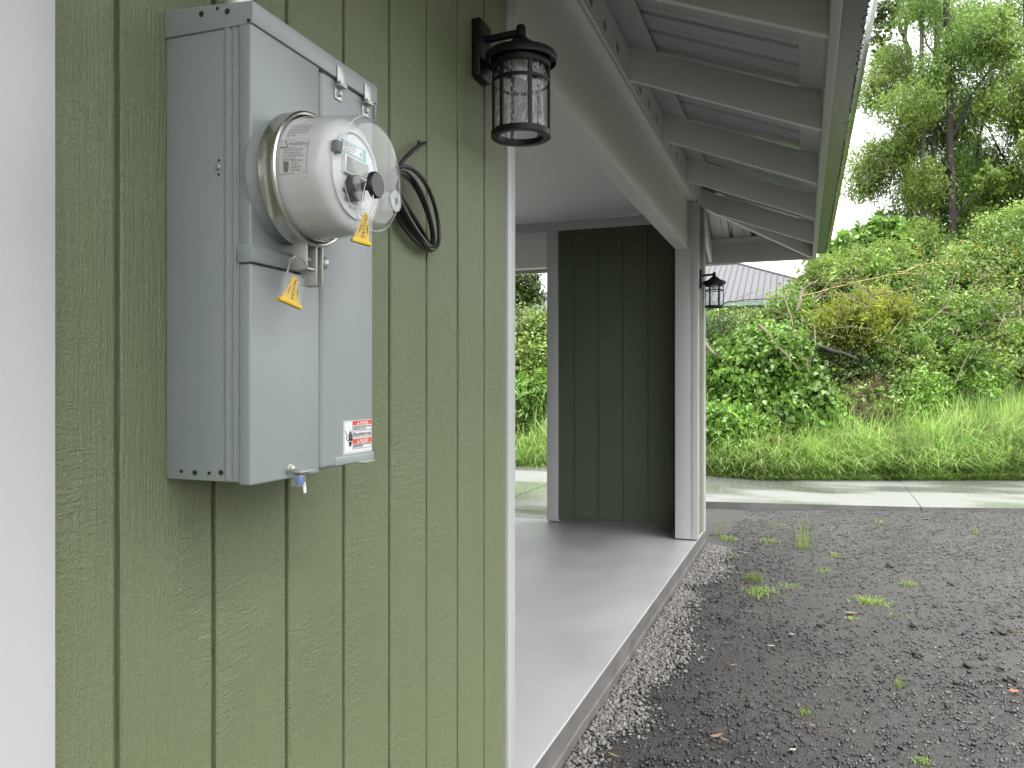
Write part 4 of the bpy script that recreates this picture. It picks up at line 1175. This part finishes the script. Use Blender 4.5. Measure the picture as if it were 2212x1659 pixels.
bush('bush dotted with red and orange flowers high on the right', 'leaf_mid',
     [B(2130, 600, 90, 70, 18.0), B(2085, 575, 40, 36, 18.6), B(2140, 535, 42, 50, 18.8), B(2205, 520, 56, 70, 18.6), B(2010, 620, 56, 44, 17.8), B(2180, 690, 70, 50, 17.4), B(2260, 500, 50, 70, 18.8)], 34000, L=(.05, .095), wr=.6)
fb = bpy.data.objects[[o.name for o in COL.objects if o.get('label', '').startswith('bush dotted')][0]]
mb = MB()
for i in range(70):
    p = PD(RG.uniform(1960, 2250), RG.uniform(520, 720), RG.uniform(16.8, 17.6)); s = RG.uniform(.018, .03)
    mb.lathe([(0, -s), (s * .9, -s * .3), (s, s * .3), (0, s * .8)], p, 'Z', 6)
ob = mb.build('blossoms', stone_mat('blossom', [(.55, .05, .03), (.62, .20, .04), (.65, .40, .06)], .5), fb); ob['kind'] = 'stuff'
bush('broad dark-green shrub behind the tall grass on the right edge', 'leaf_mid',
     [B(2150, 760, 84, 56, 16.6), B(2230, 740, 60, 60, 16.8), B(2270, 650, 70, 80, 17.6)], 14000, L=(.06, .11), wr=.6)
bush('leggy dark shrub with bare stems between the vine hump and dry thicket', 'leaf_dark',
     [B(1830, 810, 56, 56, 15.6), B(1790, 790, 44, 44, 15.8), B(1910, 850, 40, 40, 15.2)], 9000, L=(.05, .10), wr=.6)
bush('fresh green shrub at the foot of the pale-green shrubs', 'leaf_vine',
     [B(1950, 880, 46, 46, 14.8), B(2000, 860, 36, 36, 15.0)], 5500, L=(.06, .11), wr=.7)
bush('dark understorey of shrubs behind the feet of the tall trees', 'leaf_dark',
     [B(1975, 575, 46, 50, 23.6), B(2040, 550, 50, 56, 23.8), B(2100, 510, 50, 60, 23.8), B(2165, 480, 56, 66, 23.9), B(2230, 440, 60, 70, 24), B(2110, 430, 46, 46, 24.2), B(1940, 600, 36, 30, 23.4)], 20000, L=(.09, .17), wr=.35, spread=.5)
# through the carport
bush('loose green hedge seen through the carport opening', 'leaf_mid',
     [B(1150, 720, 50, 44, 17.0), B(1170, 780, 50, 44, 16.6), B(1120, 790, 48, 44, 16.5), B(1210, 750, 44, 50, 16.8)], 13000, L=(.05, .10), wr=.65)
bush('tall leafy weeds at the drive edge seen through the carport opening', 'leaf_vine',
     [B(1140, 860, 44, 38, 15.8), B(1190, 850, 40, 40, 15.9), B(1110, 885, 40, 36, 15.6)], 6500, L=(.10, .18), wr=.32, hang=.5, name='weed_patch', cat='weeds')
bush('dry brown thicket of dead stems above the grass', 'leaf_dead',
     [B(1850, 905, 50, 40, 14.5), B(1800, 880, 44, 34, 14.8), B(1880, 870, 40, 44, 14.9)], 5200, L=(.05, .12), wr=.14, hang=1.2, name='dead_thicket', cat='thicket', stem_m='dead')

# trees
def tree(label, trunk, r0, r1, m, limbs, leaf_m, blobs, n, name='tree', group=None, **k):
    if group: blobs = [((c[0] - sn * q, c[1] + cs * q, c[2]), (r[0], r[1] * 1.3, r[2])) for i, (c, r) in enumerate(blobs) for q in [(.9, .9, -.5)[i % 3]]]
    t = thing(name, label, 'tree', tuple(trunk[0]), group)
    mb = MB()
    pts = []
    for a, b in zip(trunk[:-1], trunk[1:]):
        for i in range(5): pts.append(Vector(a).lerp(Vector(b), i / 5) + Vector((RG.uniform(-.04, .04), RG.uniform(-.04, .04), 0)))
    pts.append(Vector(trunk[-1])); q = len(pts)
    mb.tube(pts, [r0 + (r1 - r0) * i / (q - 1) for i in range(q)], 10); mb.build('trunk', M[m], t, smooth=True)
    for a, b, r in limbs:
        a, b = Vector(a), Vector(b); mb = MB(); L = (b - a).length
        path = [a.lerp(b, i / 6) + Vector((RG.uniform(-.06, .06), RG.uniform(-.06, .06), .06 * L * math.sin(math.pi * i / 6))) for i in range(7)]
        mb.tube(path, [r * (1 - .8 * i / 6) for i in range(7)], 6); mb.build('limb', M[m], t, smooth=True)
    foliage('crown', t, M[leaf_m], blobs, n, **k)
    return t
def tp(u0, v0, u1, v1, D): return [PD(u0, v0, D), PD((u0 + u1) / 2 + RG.uniform(-4, 4), (v0 + v1) / 2, D), PD(u1, v1, D)]
TK = dict(L=(.08, .16), wr=.24, hang=.7, per=16, spread=.42, rnd=.9)
D1 = 22.0
tree('slender grey-trunked tree leaning leftmost in the tall clump', tp(1996, 640, 1990, -260, D1), .075, .05, 'bark',
     [(PD(1994, 440, D1), PD(1890, 330, D1 - .6), .035), (PD(1993, 330, D1), PD(1900, 250, D1 + .5), .035), (PD(1992, 180, D1), PD(1910, 90, D1), .035), (PD(1994, 480, D1), PD(1935, 410, D1 - .4), .03)],
     'leaf_olive', [B(1925, 330, 60, 44, D1 - .4), B(1900, 385, 44, 40, D1 - .5), B(1945, 250, 54, 44, D1), B(1920, 180, 50, 40, D1), B(1960, 120, 46, 50, D1 + .2), B(1970, 410, 40, 46, D1), B(1985, 300, 40, 40, D1 - .3), B(1955, 470, 40, 30, D1 - .2), B(1960, 530, 44, 40, D1 - .4)], 27000, group='tall trees on the bank', **TK)
tree('pale-trunked tree second from the left in the tall clump', tp(2014, 650, 2024, -300, D1 + .4), .095, .07, 'bark',
     [(PD(2018, 300, D1 + .4), PD(1960, 200, D1), .04), (PD(2020, 180, D1 + .4), PD(2085, 80, D1 + .4), .04), (PD(2016, 420, D1 + .4), PD(2070, 330, D1), .035)],
     'leaf_tree', [B(2010, 400, 50, 60, D1), B(2030, 270, 50, 60, D1 + .2), B(2000, 180, 50, 50, D1 + .3), B(1985, 510, 44, 40, D1), B(2040, 180, 44, 44, D1), B(1975, 40, 50, 40, D1 + .5), B(2060, 440, 40, 50, D1 - .2), B(2020, 580, 50, 40, D1)], 23000, group='tall trees on the bank', **TK)
tree('thick dark-trunked tree in the middle of the tall clump', [PD(2058, 640, D1 - .3), PD(2056, 400, D1 - .3), PD(2047, 120, D1 - .3), PD(2040, -300, D1 - .3)], .105, .085, 'bark_dark',
     [(PD(2056, 300, D1 - .3), PD(2150, 130, D1 - .5), .05), (PD(2056, 380, D1 - .3), PD(2000, 290, D1 - .8), .04), (PD(2058, 470, D1 - .3), PD(2130, 400, D1 - .6), .045), (PD(2050, 180, D1 - .3), PD(1985, 60, D1 - .6), .05)],
     'leaf_tree', [B(2090, 380, 50, 60, D1 - .4), B(2100, 250, 54, 60, D1 - .4), B(2070, 110, 56, 56, D1 - .2), B(2120, 480, 46, 44, D1 - .5), B(2090, 540, 50, 40, D1 - .6), B(2000, 560, 44, 40, D1 - .6), B(2030, 510, 40, 40, D1 - .6), B(2110, 30, 60, 50, D1)], 28000, group='tall trees on the bank', **TK)
tree('broad dense tree at the right edge with a diagonal dark limb', tp(2235, 640, 2215, -280, D1 + 1), .14, .08, 'bark_dark',
     [(PD(2225, 480, D1 + 1), PD(2130, 270, D1 + .5), .06), (PD(2225, 380, D1 + 1), PD(2150, 180, D1 + .6), .05), (PD(2220, 520, D1 + 1), PD(2120, 450, D1 + .3), .05), (PD(2100, 400, D1 + .6), PD(2160, 120, D1 + .7), .05)],
     'leaf_tree', [B(2190, 130, 60, 70, D1 + .7), B(2150, 50, 50, 60, D1 + .7), B(2200, 270, 62, 60, D1 + .6), B(2160, 400, 56, 60, D1 + .4), B(2200, 480, 60, 50, D1 + .3), B(2270, 380, 60, 80, D1 + .8), B(2260, 200, 60, 80, D1 + 1), B(2210, 20, 60, 50, D1 + 1), B(2150, 540, 50, 40, D1 - .2), B(2150, 340, 46, 60, D1 + .8), B(2120, 330, 40, 50, D1 + 1.2), B(2180, 420, 46, 50, D1 + 1.1), B(2130, 200, 44, 50, D1 + 1), B(2205, 360, 40, 60, D1 + .2), B(2120, 420, 40, 40, D1 + 1.2)], 50000, group='tall trees on the bank', **TK)
tree('tree with light yellow-green crown at the upper right corner', tp(2300, 640, 2290, -260, 20.5), .12, .07, 'bark',
     [(PD(2295, 300, 20.5), PD(2200, 180, 20.2), .05), (PD(2295, 420, 20.5), PD(2190, 350, 20), .05)],
     'leaf_olive', [B(2205, 60, 44, 60, 20.3), B(2190, 200, 34, 36, 20.2), B(2215, 330, 40, 60, 20.1), B(2185, 370, 28, 26, 20), B(2290, 180, 70, 90, 20.4), B(2290, 380, 60, 80, 20.3), B(2200, 470, 30, 30, 20)], 12000, group='tall trees on the bank', L=(.10, .18), wr=.4, hang=.6, per=40, spread=.3)
tree('bare twisted dark tree with sparse leaves at the top by the gutter', [PD(1960, 640, 24.5), PD(1968, 300, 24.5), PD(1962, 110, 24.5), PD(1945, 55, 24.4), PD(1905, 48, 24.3)], .12, .05, 'bark_dark',
     [(PD(1955, 75, 24.5), PD(1968, -30, 24.5), .07), (PD(1945, 55, 24.4), PD(1925, -40, 24.4), .06), (PD(1915, 48, 24.3), PD(1890, 75, 24.3), .04), (PD(1966, 200, 24.5), PD(1925, 130, 24.4), .05)],
     'leaf_dark', [B(1900, 75, 26, 26, 24.3), B(1940, 20, 40, 26, 24.5), B(1985, 10, 40, 30, 24.6), B(1890, 30, 24, 30, 24.4), B(1915, 130, 26, 30, 24.3)], 1500, L=(.14, .22), wr=.5, hang=.5, per=10, spread=.5)
tree('dark round-crowned tree seen through the carport opening', tp(1105, 760, 1105, 600, 24), .12, .06, 'bark_dark',
     [(PD(1105, 660, 24), PD(1150, 600, 24), .04), (PD(1105, 640, 24), PD(1160, 650, 24), .03)],
     'leaf_dark', [B(1100, 620, 52, 42, 24), B(1140, 610, 28, 32, 23.8), B(1145, 645, 26, 20, 23.8), B(1060, 640, 50, 50, 24.2)], 9000, L=(.09, .16), wr=.45, hang=.5)

# unseen foliage added right of the yard to hold low sky light off the wall
wb = []
for i in range(26):
    yy = -6 + i * .95
    wb.append(((15.5 + RG.uniform(-1, 1.5), yy, RG.uniform(1.2, 2.2)), (1.6, 1.3, 2.0)))
    wb.append(((17 + RG.uniform(-1.2, 1.6), yy, RG.uniform(4.5, 7.5)), (1.7, 1.5, 2.6)))
tag(foliage('screen', None, M['leaf_far'], wb, 24000, L=(.22, .42), wr=.6, spread=.5), 'leafy woodland edge added out of view to cut low sky light on the wall', 'screen', kind='stuff')

# fallen branches and canes
def stick(label, pts, r, m, name='branch', cat='branch', group=None):
    t = thing(name, label, cat, tuple(pts[0]), group)
    P2 = []
    for a, b in zip(pts[:-1], pts[1:]):
        for i in range(4): P2.append(Vector(a).lerp(Vector(b), i / 4) + Vector((RG.uniform(-.02, .02), 0, RG.uniform(-.02, .02))))
    P2.append(Vector(pts[-1])); k = len(P2)
    mb = MB(); mb.tube(P2, [r * (1 - .6 * i / (k - 1)) for i in range(k)], 7); mb.build('stem', M[m], t, smooth=True)
    mb = MB()
    for i in range(2, k - 1, 2):
        d = (P2[i + 1] - P2[i - 1]).normalized(); e = Vector((RG.uniform(-.6, .6), RG.uniform(-.4, .4), RG.uniform(.1, .7)))
        L = RG.uniform(.15, .5)
        mb.tube([P2[i], P2[i] + (d * .5 + e) * L * .5, P2[i] + (d * .8 + e * .9) * L], [r * .3, r * .22, r * .08], 5)
    ob = mb.build('twigs', M[m], t, smooth=True); ob['kind'] = 'stuff'
    return t
stick('thin leaning bare brown sapling above the vine hump', [PD(1765, 885, 14.2), PD(1748, 800, 14.4), PD(1722, 730, 14.8), PD(1693, 640, 15.4)], .022, 'dead')
stick('pale broken limb on the crest left of the bamboo sprays', [PD(1722, 672, 15.9), PD(1730, 648, 15.9), PD(1737, 622, 16), PD(1766, 606, 16.1)], .035, 'dead')
stick('grey fallen limb lying across the vine mound top', [PD(1560, 655, 16.4), PD(1600, 648, 16.2), PD(1670, 645, 16.2), PD(1730, 640, 16.2)], .022, 'bark')
stick('brown fallen log sloping down between the vine mounds', [PD(1640, 700, 14.6), PD(1690, 760, 14.3), PD(1725, 800, 14.2)], .03, 'dead')
stick('reddish bare limbs poking out behind the carport corner', [PD(1515, 735, 14.8), PD(1545, 765, 14.6), PD(1570, 790, 14.5)], .03, 'dead')
stick('dark fallen trunk lying in the hollow of the hedge', [PD(1680, 725, 15.2), PD(1740, 738, 15.2), PD(1850, 775, 15.1)], .07, 'bark_dark')
for i, (a, b, lb) in enumerate((((1735, 640), (1970, 588), 'upper long yellow cane slanting over the bamboo sprays'), ((1800, 680), (2000, 612), 'middle thick yellow cane slanting over the bamboo sprays'), ((1850, 610), (1960, 700), 'short yellow cane crossing the other canes')
                               , ((1830, 612), (2010, 590), 'topmost thin cane lying along the crest'), ((1940, 590), (2060, 560), 'right-hand bare cane below the tall trunks'))):
    stick(lb, [PD(*a, 15.4), PD((a[0] + b[0]) / 2, (a[1] + b[1]) / 2 - 6, 15.6), PD(*b, 15.9)], .011, 'cane', 'cane', 'cane', 'fallen bamboo canes')

# tall grass
def blades(base, hgt, lean, wid, seg=3):
    """tapered curved strips: base points, heights, horizontal lean vectors, widths"""
    k = len(base); t = np.linspace(0, 1, seg + 1)
    side = unit(np.cross(np.concatenate([lean[:, :2] + 1e-6, np.zeros((k, 1))], 1), np.array([0, 0, 1.])))
    rows = []
    for j, q in enumerate(t):
        p = base + lean * (q ** 1.7) + np.stack([np.zeros(k), np.zeros(k), hgt * (q - .62 * q ** 3 * np.minimum(1.1, np.linalg.norm(lean, axis=1) / np.maximum(hgt, .01)))], 1)
        w = wid * (1 - q) ** .6 if j < seg else wid * 0
        rows.append(p - side * w[:, None] / 2)
        if j < seg: rows.append(p + side * w[:, None] / 2)
    V = np.stack(rows, 1); nv = V.shape[1]
    k0 = np.arange(k)[:, None] * nv; T = []
    for j in range(seg - 1):
        a = 2 * j
        T += [k0 + [[a, a + 1, a + 3]], k0 + [[a, a + 3, a + 2]]]
    a = 2 * (seg - 1); T.append(k0 + [[a, a + 1, a + 2]])
    return V.reshape(-1, 3), np.concatenate(T, 0)
def grass_field(u0, u1, nclump, per, dmax):
    u = RG.uniform(u0, u1, nclump)
    t = RG.random(nclump) ** 1.3 * dmax * np.interp(u, [1100, 1520, 1800, 2212, 2500], [.9, .5, .65, 1.3, 1.3])
    D = far_edge(u) + .28 + t
    a = (u - U0) / F
    x = (-sn + a * cs) * D; y = (cs + a * sn) * D
    z = bank(x, y)
    big = .55 + .45 * np.clip(t / .8, 0, 1)
    h0 = RG.uniform(.7, 1.65, nclump) * big
    c = np.repeat(np.stack([x, y, z], 1), per, 0); h = np.repeat(h0, per) * RG.uniform(.5, 1.1, nclump * per)
    ang = RG.uniform(0, 2 * np.pi, nclump * per); ln = h * (.12 + 1.0 * RG.random(nclump * per) ** 1.4)
    wind = np.array([.10, -.05, 0])
    lean = np.stack([np.cos(ang) * ln, np.sin(ang) * ln, np.zeros_like(ln)], 1) + wind * h[:, None]
    c = c + np.stack([np.cos(ang), np.sin(ang), np.zeros_like(ang)], 1) * RG.uniform(0, .07, nclump * per)[:, None]
    return blades(c, h, lean, RG.uniform(.010, .026, nclump * per), 4)
V1, T1 = grass_field(1450, 2450, 5200, 11, 2.3)
V2, T2 = grass_field(600, 1290, 1700, 10, 1.8)
def fringe(u0, u1, k):
    u = RG.uniform(u0, u1, k); D = far_edge(u) + .14 + RG.random(k) ** 2 * .5; a = (u - U0) / F
    x = (-sn + a * cs) * D; y = (cs + a * sn) * D
    h = RG.uniform(.06, .36, k); an = RG.uniform(0, 2 * np.pi, k); ln = h * RG.uniform(.3, 1.1, k)
    return blades(np.stack([x, y, bank(x, y)], 1), h, np.stack([np.cos(an) * ln, np.sin(an) * ln, 0 * ln], 1), RG.uniform(.008, .018, k), 3)
V3, T3 = fringe(1450, 2450, 22000); V4, T4 = fringe(600, 1290, 5200)
parts = [(V1, T1), (V2, T2), (V3, T3), (V4, T4)]; ks = np.cumsum([0] + [len(p[0]) for p in parts])
go = np_mesh('tall_grass', np.concatenate([p[0] for p in parts]), np.concatenate([p[1] + q for p, q in zip(parts, ks)]), M['grass'])
tag(go, 'tall bright green grass along the far side of the drive', 'grass', kind='stuff')

# ================================================================== GRAVEL, CLODS, WEEDS, LITTER
ph = (1 + 5 ** .5) / 2
ICO = unit(np.array([(-1, ph, 0), (1, ph, 0), (-1, -ph, 0), (1, -ph, 0), (0, -1, ph), (0, 1, ph), (0, -1, -ph), (0, 1, -ph), (ph, 0, -1), (ph, 0, 1), (-ph, 0, -1), (-ph, 0, 1)], float))
ICF = np.array([(0, 11, 5), (0, 5, 1), (0, 1, 7), (0, 7, 10), (0, 10, 11), (1, 5, 9), (5, 11, 4), (11, 10, 2), (10, 7, 6), (7, 1, 8), (3, 9, 4), (3, 4, 2), (3, 2, 6), (3, 6, 8), (3, 8, 9), (4, 9, 5), (2, 4, 11), (6, 2, 10), (8, 6, 7), (9, 8, 1)])
OCT = np.array([(1, 0, 0), (-1, 0, 0), (0, 1, 0), (0, -1, 0), (0, 0, 1), (0, 0, -1)], float)
OCF = np.array([(0, 2, 4), (2, 1, 4), (1, 3, 4), (3, 0, 4), (2, 0, 5), (1, 2, 5), (3, 1, 5), (0, 3, 5)])
def stones(P, size, base, fac, flat=.5, jit=.38):
    k = len(P)
    A = RG.standard_normal((k, 4)); A /= np.linalg.norm(A, axis=1, keepdims=True)
    w, x, y, z = A.T
    Rm = np.stack([1 - 2 * (y * y + z * z), 2 * (x * y - z * w), 2 * (x * z + y * w), 2 * (x * y + z * w), 1 - 2 * (x * x + z * z), 2 * (y * z - x * w), 2 * (x * z - y * w), 2 * (y * z + x * w), 1 - 2 * (x * x + y * y)], 1).reshape(k, 3, 3)
    V = base[None] * (1 + jit * RG.standard_normal((k, len(base), 1))) * RG.uniform([.75, .65, .45], [1.25, 1, .8], (k, 1, 3))
    V = np.einsum('kij,knj->kni', Rm, V) * (size[:, None, None] / 2)
    V[:, :, 2] *= flat + .35
    V += P[:, None, :]
    T = fac[None] + (np.arange(k) * len(base))[:, None, None]
    return V.reshape(-1, 3), T.reshape(-1, 3)
def scatter(n, dmin, dmax, umin=1180, umax=2600):
    out = []
    D = dmin + (dmax - dmin) * RG.random(n) ** 1.2
    u = RG.uniform(umin, umax, n); a = (u - U0) / F
    x = (-sn + a * cs) * D; y = (cs + a * sn) * D
    w = D / dmax
    ok = ((x > -.925 + skew(y)) | ((y > 8.4) & (x > -2.2))) & (RG.random(n) < np.maximum(w, .4))
    D2 = None
    # keep off the drive
    p = np.stack([x - DA.x, y - DA.y], 1); nrm = np.array([-dvec.y, dvec.x])
    ok &= (p @ nrm) < -.01
    return x[ok], y[ok]
def pale_prob(x, y):
    wob = .10 * np.sin(y * 2.3) + .07 * np.sin(y * 5.9 + 1) + .05 * np.sin(y * 11)
    return smooth(.33, .08, (x + .93) + wob)
def patches(x, y):
    return np.clip(.5 + .5 * np.sin(x * 2.2 + 1.7 * np.sin(y * 1.3)) * np.sin(y * 1.6 + .8 * np.sin(x * 2.9)), 0, 1)
x, y = scatter(245000, 2.7, 10.8)
pp = pale_prob(x - skew(y), y); pt = patches(x, y)
keep = RG.random(len(x)) < np.maximum(.28 + .72 * pt, .8 * (y > 8.3))
x, y, pp, pt = x[keep], y[keep], pp[keep], pt[keep]
dk = RG.random(len(x)) > pp
xd, yd = x[dk], y[dk]
sz = .0042 + .018 * RG.random(len(xd)) ** 3.2
big = sz > .0135
P = np.stack([xd, yd, h_noise(xd, yd) + sz * .10], 1)
Va, Ta = stones(P[big], sz[big] * 1.25, ICO, ICF); Vb, Tb = stones(P[~big], sz[~big] * 1.3, OCT, OCF)
g = np_mesh('cinder_gravel', np.concatenate([Va, Vb]), np.concatenate([Ta, Tb + len(Va)]), M['cinder'])
tag(g, 'dark crushed cinder gravel covering the yard', 'gravel', kind='stuff')
yb_ = RG.uniform(2.2, 8.2, 15000); xb_ = -.928 + skew(yb_) + np.abs(RG.normal(0, .17, 15000))
kp = RG.random(len(xb_)) < pale_prob(xb_ - skew(yb_), yb_) + .04
xb_, yb_ = xb_[kp], yb_[kp]
sz = .010 + .018 * RG.random(len(xb_)) ** 1.6
P = np.stack([xb_, yb_, h_noise(xb_, yb_) + sz * .25 + .012 * smooth(.12, 0, xb_ - skew(yb_) + .93)], 1)
Va, Ta = stones(P, sz * 1.15, ICO, ICF)
g = np_mesh('pale_gravel', Va, Ta, M['pale_stone'])
tag(g, 'pale grey gravel strip along the foot of the concrete slab', 'gravel', kind='stuff')

def gpt(u, v):
    p = PZ(u, v, 0.0); p.z = float(h_noise(np.array(p.x), np.array(p.y))); return p
def ico_clod(label, u, v, wpx):
    p = gpt(u, v); D = -p.x * sn + p.y * cs; r = wpx / 2 * D / F
    bm = bmesh.new(); bmesh.ops.create_icosphere(bm, subdivisions=3, radius=1)
    off = RG.uniform(0, 50, 3)
    for vv in bm.verts:
        c = vv.co
        k = 1 + .22 * math.sin(c.x * 3.1 + off[0]) * math.sin(c.y * 2.7 + off[1]) + .12 * math.sin(c.z * 6 + off[2] + c.x * 5) + RG.uniform(-.09, .09)
        vv.co = Vector((c.x * k * r, c.y * k * r * .8, max(c.z * k * r * .72, -.25 * r)))
    me = bpy.data.meshes.new('lava_clod'); bm.to_mesh(me); bm.free(); me.materials.append(M['clod'])
    ob = link('lava_clod', me); ob.location = p + Vector((0, 0, r * .2)); ob.rotation_euler = (0, 0, RG.uniform(0, 6))
    tag(ob, label, 'clod', 'dark lumps lying on the gravel')
for lb, u, v, w in (('dark clod right of the spiky green tuft on the open gravel', 2052, 1266, 15),
                    ('lone dark clod left of the middle of the gravel', 1773, 1353, 17),
                    ('dark clod just below the faint green sprig', 1973, 1356, 24),
                    ('chunky black clod near the centre of the gravel', 1981, 1416, 26),
                    ('wide jagged clod at the far right beside orange dry grass', 2157, 1367, 30),
                    ('upright black clod left of the pair at the right edge', 2124, 1419, 19),
                    ('round black clod, upper one of the pair at the right edge', 2161, 1446, 25),
                    ('broad black clod, lower one of the pair at the right edge', 2184, 1474, 28),
                    ('flat clod lying by the thin upright grass blade', 2070, 1477, 22),
                    ('low crumbly clod between the chunky clod and the upright clod', 2092, 1438, 26),
                    ('dark rubbly clod near the drive, above the spiky tuft', 1922, 1226, 18),
                    ('small clod at the right edge of the gravel, high up', 2206, 1336, 16),
                    ('flat black stone sunk in the gravel at the bottom edge', 1505, 1640, 20)):
    ico_clod(lb, u, v, w)

def weed(label, u, v, wpx, hpx, n, name='weed', lean=.8, dry=False, group='weeds growing in the gravel', bw=.006):
    p = gpt(u, v); D = -p.x * sn + p.y * cs; s = D / F
    w, h = wpx * s / 2, hpx * s
    base = np.stack([p.x + RG.normal(0, w * .42, n), p.y + RG.normal(0, w * .42, n), np.full(n, p.z - .004)], 1)
    hh = h * RG.uniform(.45, 1.05, n); a = RG.uniform(0, 2 * np.pi, n); ln = (w * .6 + hh * .25) * RG.uniform(.2, 1, n) * lean
    V, T = blades(base, hh, np.stack([np.cos(a) * ln, np.sin(a) * ln, 0 * ln], 1), RG.uniform(.6, 1.3, n) * bw, 3)
    t = thing(name, label, 'weed', p, group)
    ob = np_mesh('blades', V, T, M['leaf_dead' if dry else 'weed'], t); ob['kind'] = 'stuff'
    return t
for a in (('flat leafy weed patch nearest the carport corner', 1571, 1166, 56, 12, 150), ('upright grass sprig behind the flat weed patch', 1556, 1158, 26, 44, 14), ('flat weed patch between the corner patch and the tall tuft', 1660, 1168, 48, 14, 120),
          ('tallest grass tuft standing alone on the gravel', 1735, 1182, 40, 96, 34), ('small weed below the corner patch', 1585, 1205, 24, 12, 40), ('yellowish wispy tuft above the large fern-like weed', 1626, 1250, 56, 24, 120),
          ('large fern-like green weed on the near gravel', 1648, 1280, 92, 20, 240), ('creeping green runner right of the wispy tuft', 1702, 1262, 70, 9, 90), ('little weed beside a dry orange leaf', 1806, 1203, 30, 16, 60),
          ('low weed cluster below the tallest tuft', 1778, 1235, 52, 10, 90), ('wide low weed in the middle of the gravel', 1882, 1298, 86, 18, 220), ('spiky green tuft on the right of the gravel', 1961, 1266, 34, 16, 80),
          ('spiky seedling nearest the drive on the right', 2108, 1153, 20, 16, 40), ('small sprig beneath the kerb right of centre', 1901, 1132, 22, 12, 40), ('thin upright grass blade by the flat clod', 1943, 1480, 34, 32, 16),
          ('small bright seedling near the bottom edge', 1738, 1546, 32, 20, 34), ('thin green fringe of grass beneath the kerb', 1672, 1130, 76, 5, 90), ('green wisp below the kerb right of the tall tuft', 1796, 1142, 28, 6, 30),
          ('faint green sprig right of the wide low weed', 1934, 1332, 36, 18, 24), ('weed sprouting under a curled dead leaf', 1842, 1338, 40, 12, 50), ('weed cut off by the bottom edge', 1992, 1654, 46, 20, 60)):
    weed(*a)
weed('orange dry grass wisp beside the jagged clod', 2178, 1362, 28, 16, 40, dry=True)

def litter(label, u, v, lpx, m, ang=0, wr=.4, curl=.3, cat='leaf', name='fallen_leaf'):
    p = gpt(u, v); D = -p.x * sn + p.y * cs; L = lpx * D / F
    ca, sa = math.cos(ang), math.sin(ang); vs = []
    k = 6
    for i in range(k + 1):
        q = i / k; w = wr * L * .5 * math.sin(math.pi * min(max(q, .04), .97)) ** .7
        for sg in (-1, 0, 1):
            a, b = (q - .5) * L, sg * w
            vs.append((p.x + a * ca - b * sa, p.y + a * sa + b * ca, p.z + .016 + curl * L * (q - .5) ** 2 + (.12 * L * wr if sg else 0)))
    mb = MB(); mb.add(vs, [(3 * i + j, 3 * i + j + 1, 3 * i + j + 4, 3 * i + j + 3) for i in range(k) for j in range(2)])
    ob = mb.build(name, M[m], smooth=True)
    # move the origin to the leaf
    off = Vector((p.x, p.y, p.z)); ob.data.transform(Matrix.Translation(-off)); ob.location = off
    tag(ob, label, cat, 'dead leaves on the gravel')
for a in (('red fallen leaf at the right edge of the gravel', 2190, 1503, 22, 'leaf_red', .3, .5), ('forked brown dead leaf on the near gravel', 1548, 1594, 34, 'leaf_tan', .8, .35), ('smaller brown leaf touching the forked dead leaf', 1566, 1602, 24, 'leaf_tan', -.4, .25),
          ('pale straw stick on the pale gravel by the slab', 1328, 1636, 30, 'straw', -.3, .16), ('curled pale leaf near the bottom edge', 1713, 1628, 18, 'leaf_pale', .6, .5), ('cream leaf scrap on the gravel above the centre', 1712, 1375, 15, 'leaf_pale', 0, .45),
          ('white leaf scrap left of centre on the dark gravel', 1666, 1398, 17, 'leaf_pale', .1, .4), ('tan leaf at the border of pale and dark gravel', 1584, 1441, 18, 'leaf_tan', .5, .35), ('reddish leaf at the slab corner under the post', 1497, 1236, 13, 'leaf_tan', .2, .45),
          ('small tan leaf on the pale gravel midway along the slab', 1512, 1322, 13, 'leaf_pale', .4, .35), ('tan leaf scrap on the pale gravel near the bottom', 1282, 1638, 18, 'leaf_tan', 1.2, .5), ('orange leaf beside the little weed by the tall tuft', 1800, 1195, 17, 'leaf_tan', 0, .4),
          ('curled brown leaf over the middle weed', 1838, 1329, 34, 'leaf_tan', .1, .28), ('pinkish leaf scrap right of the forked leaf', 1756, 1578, 16, 'leaf_tan', -.5, .35)):
    litter(*a)
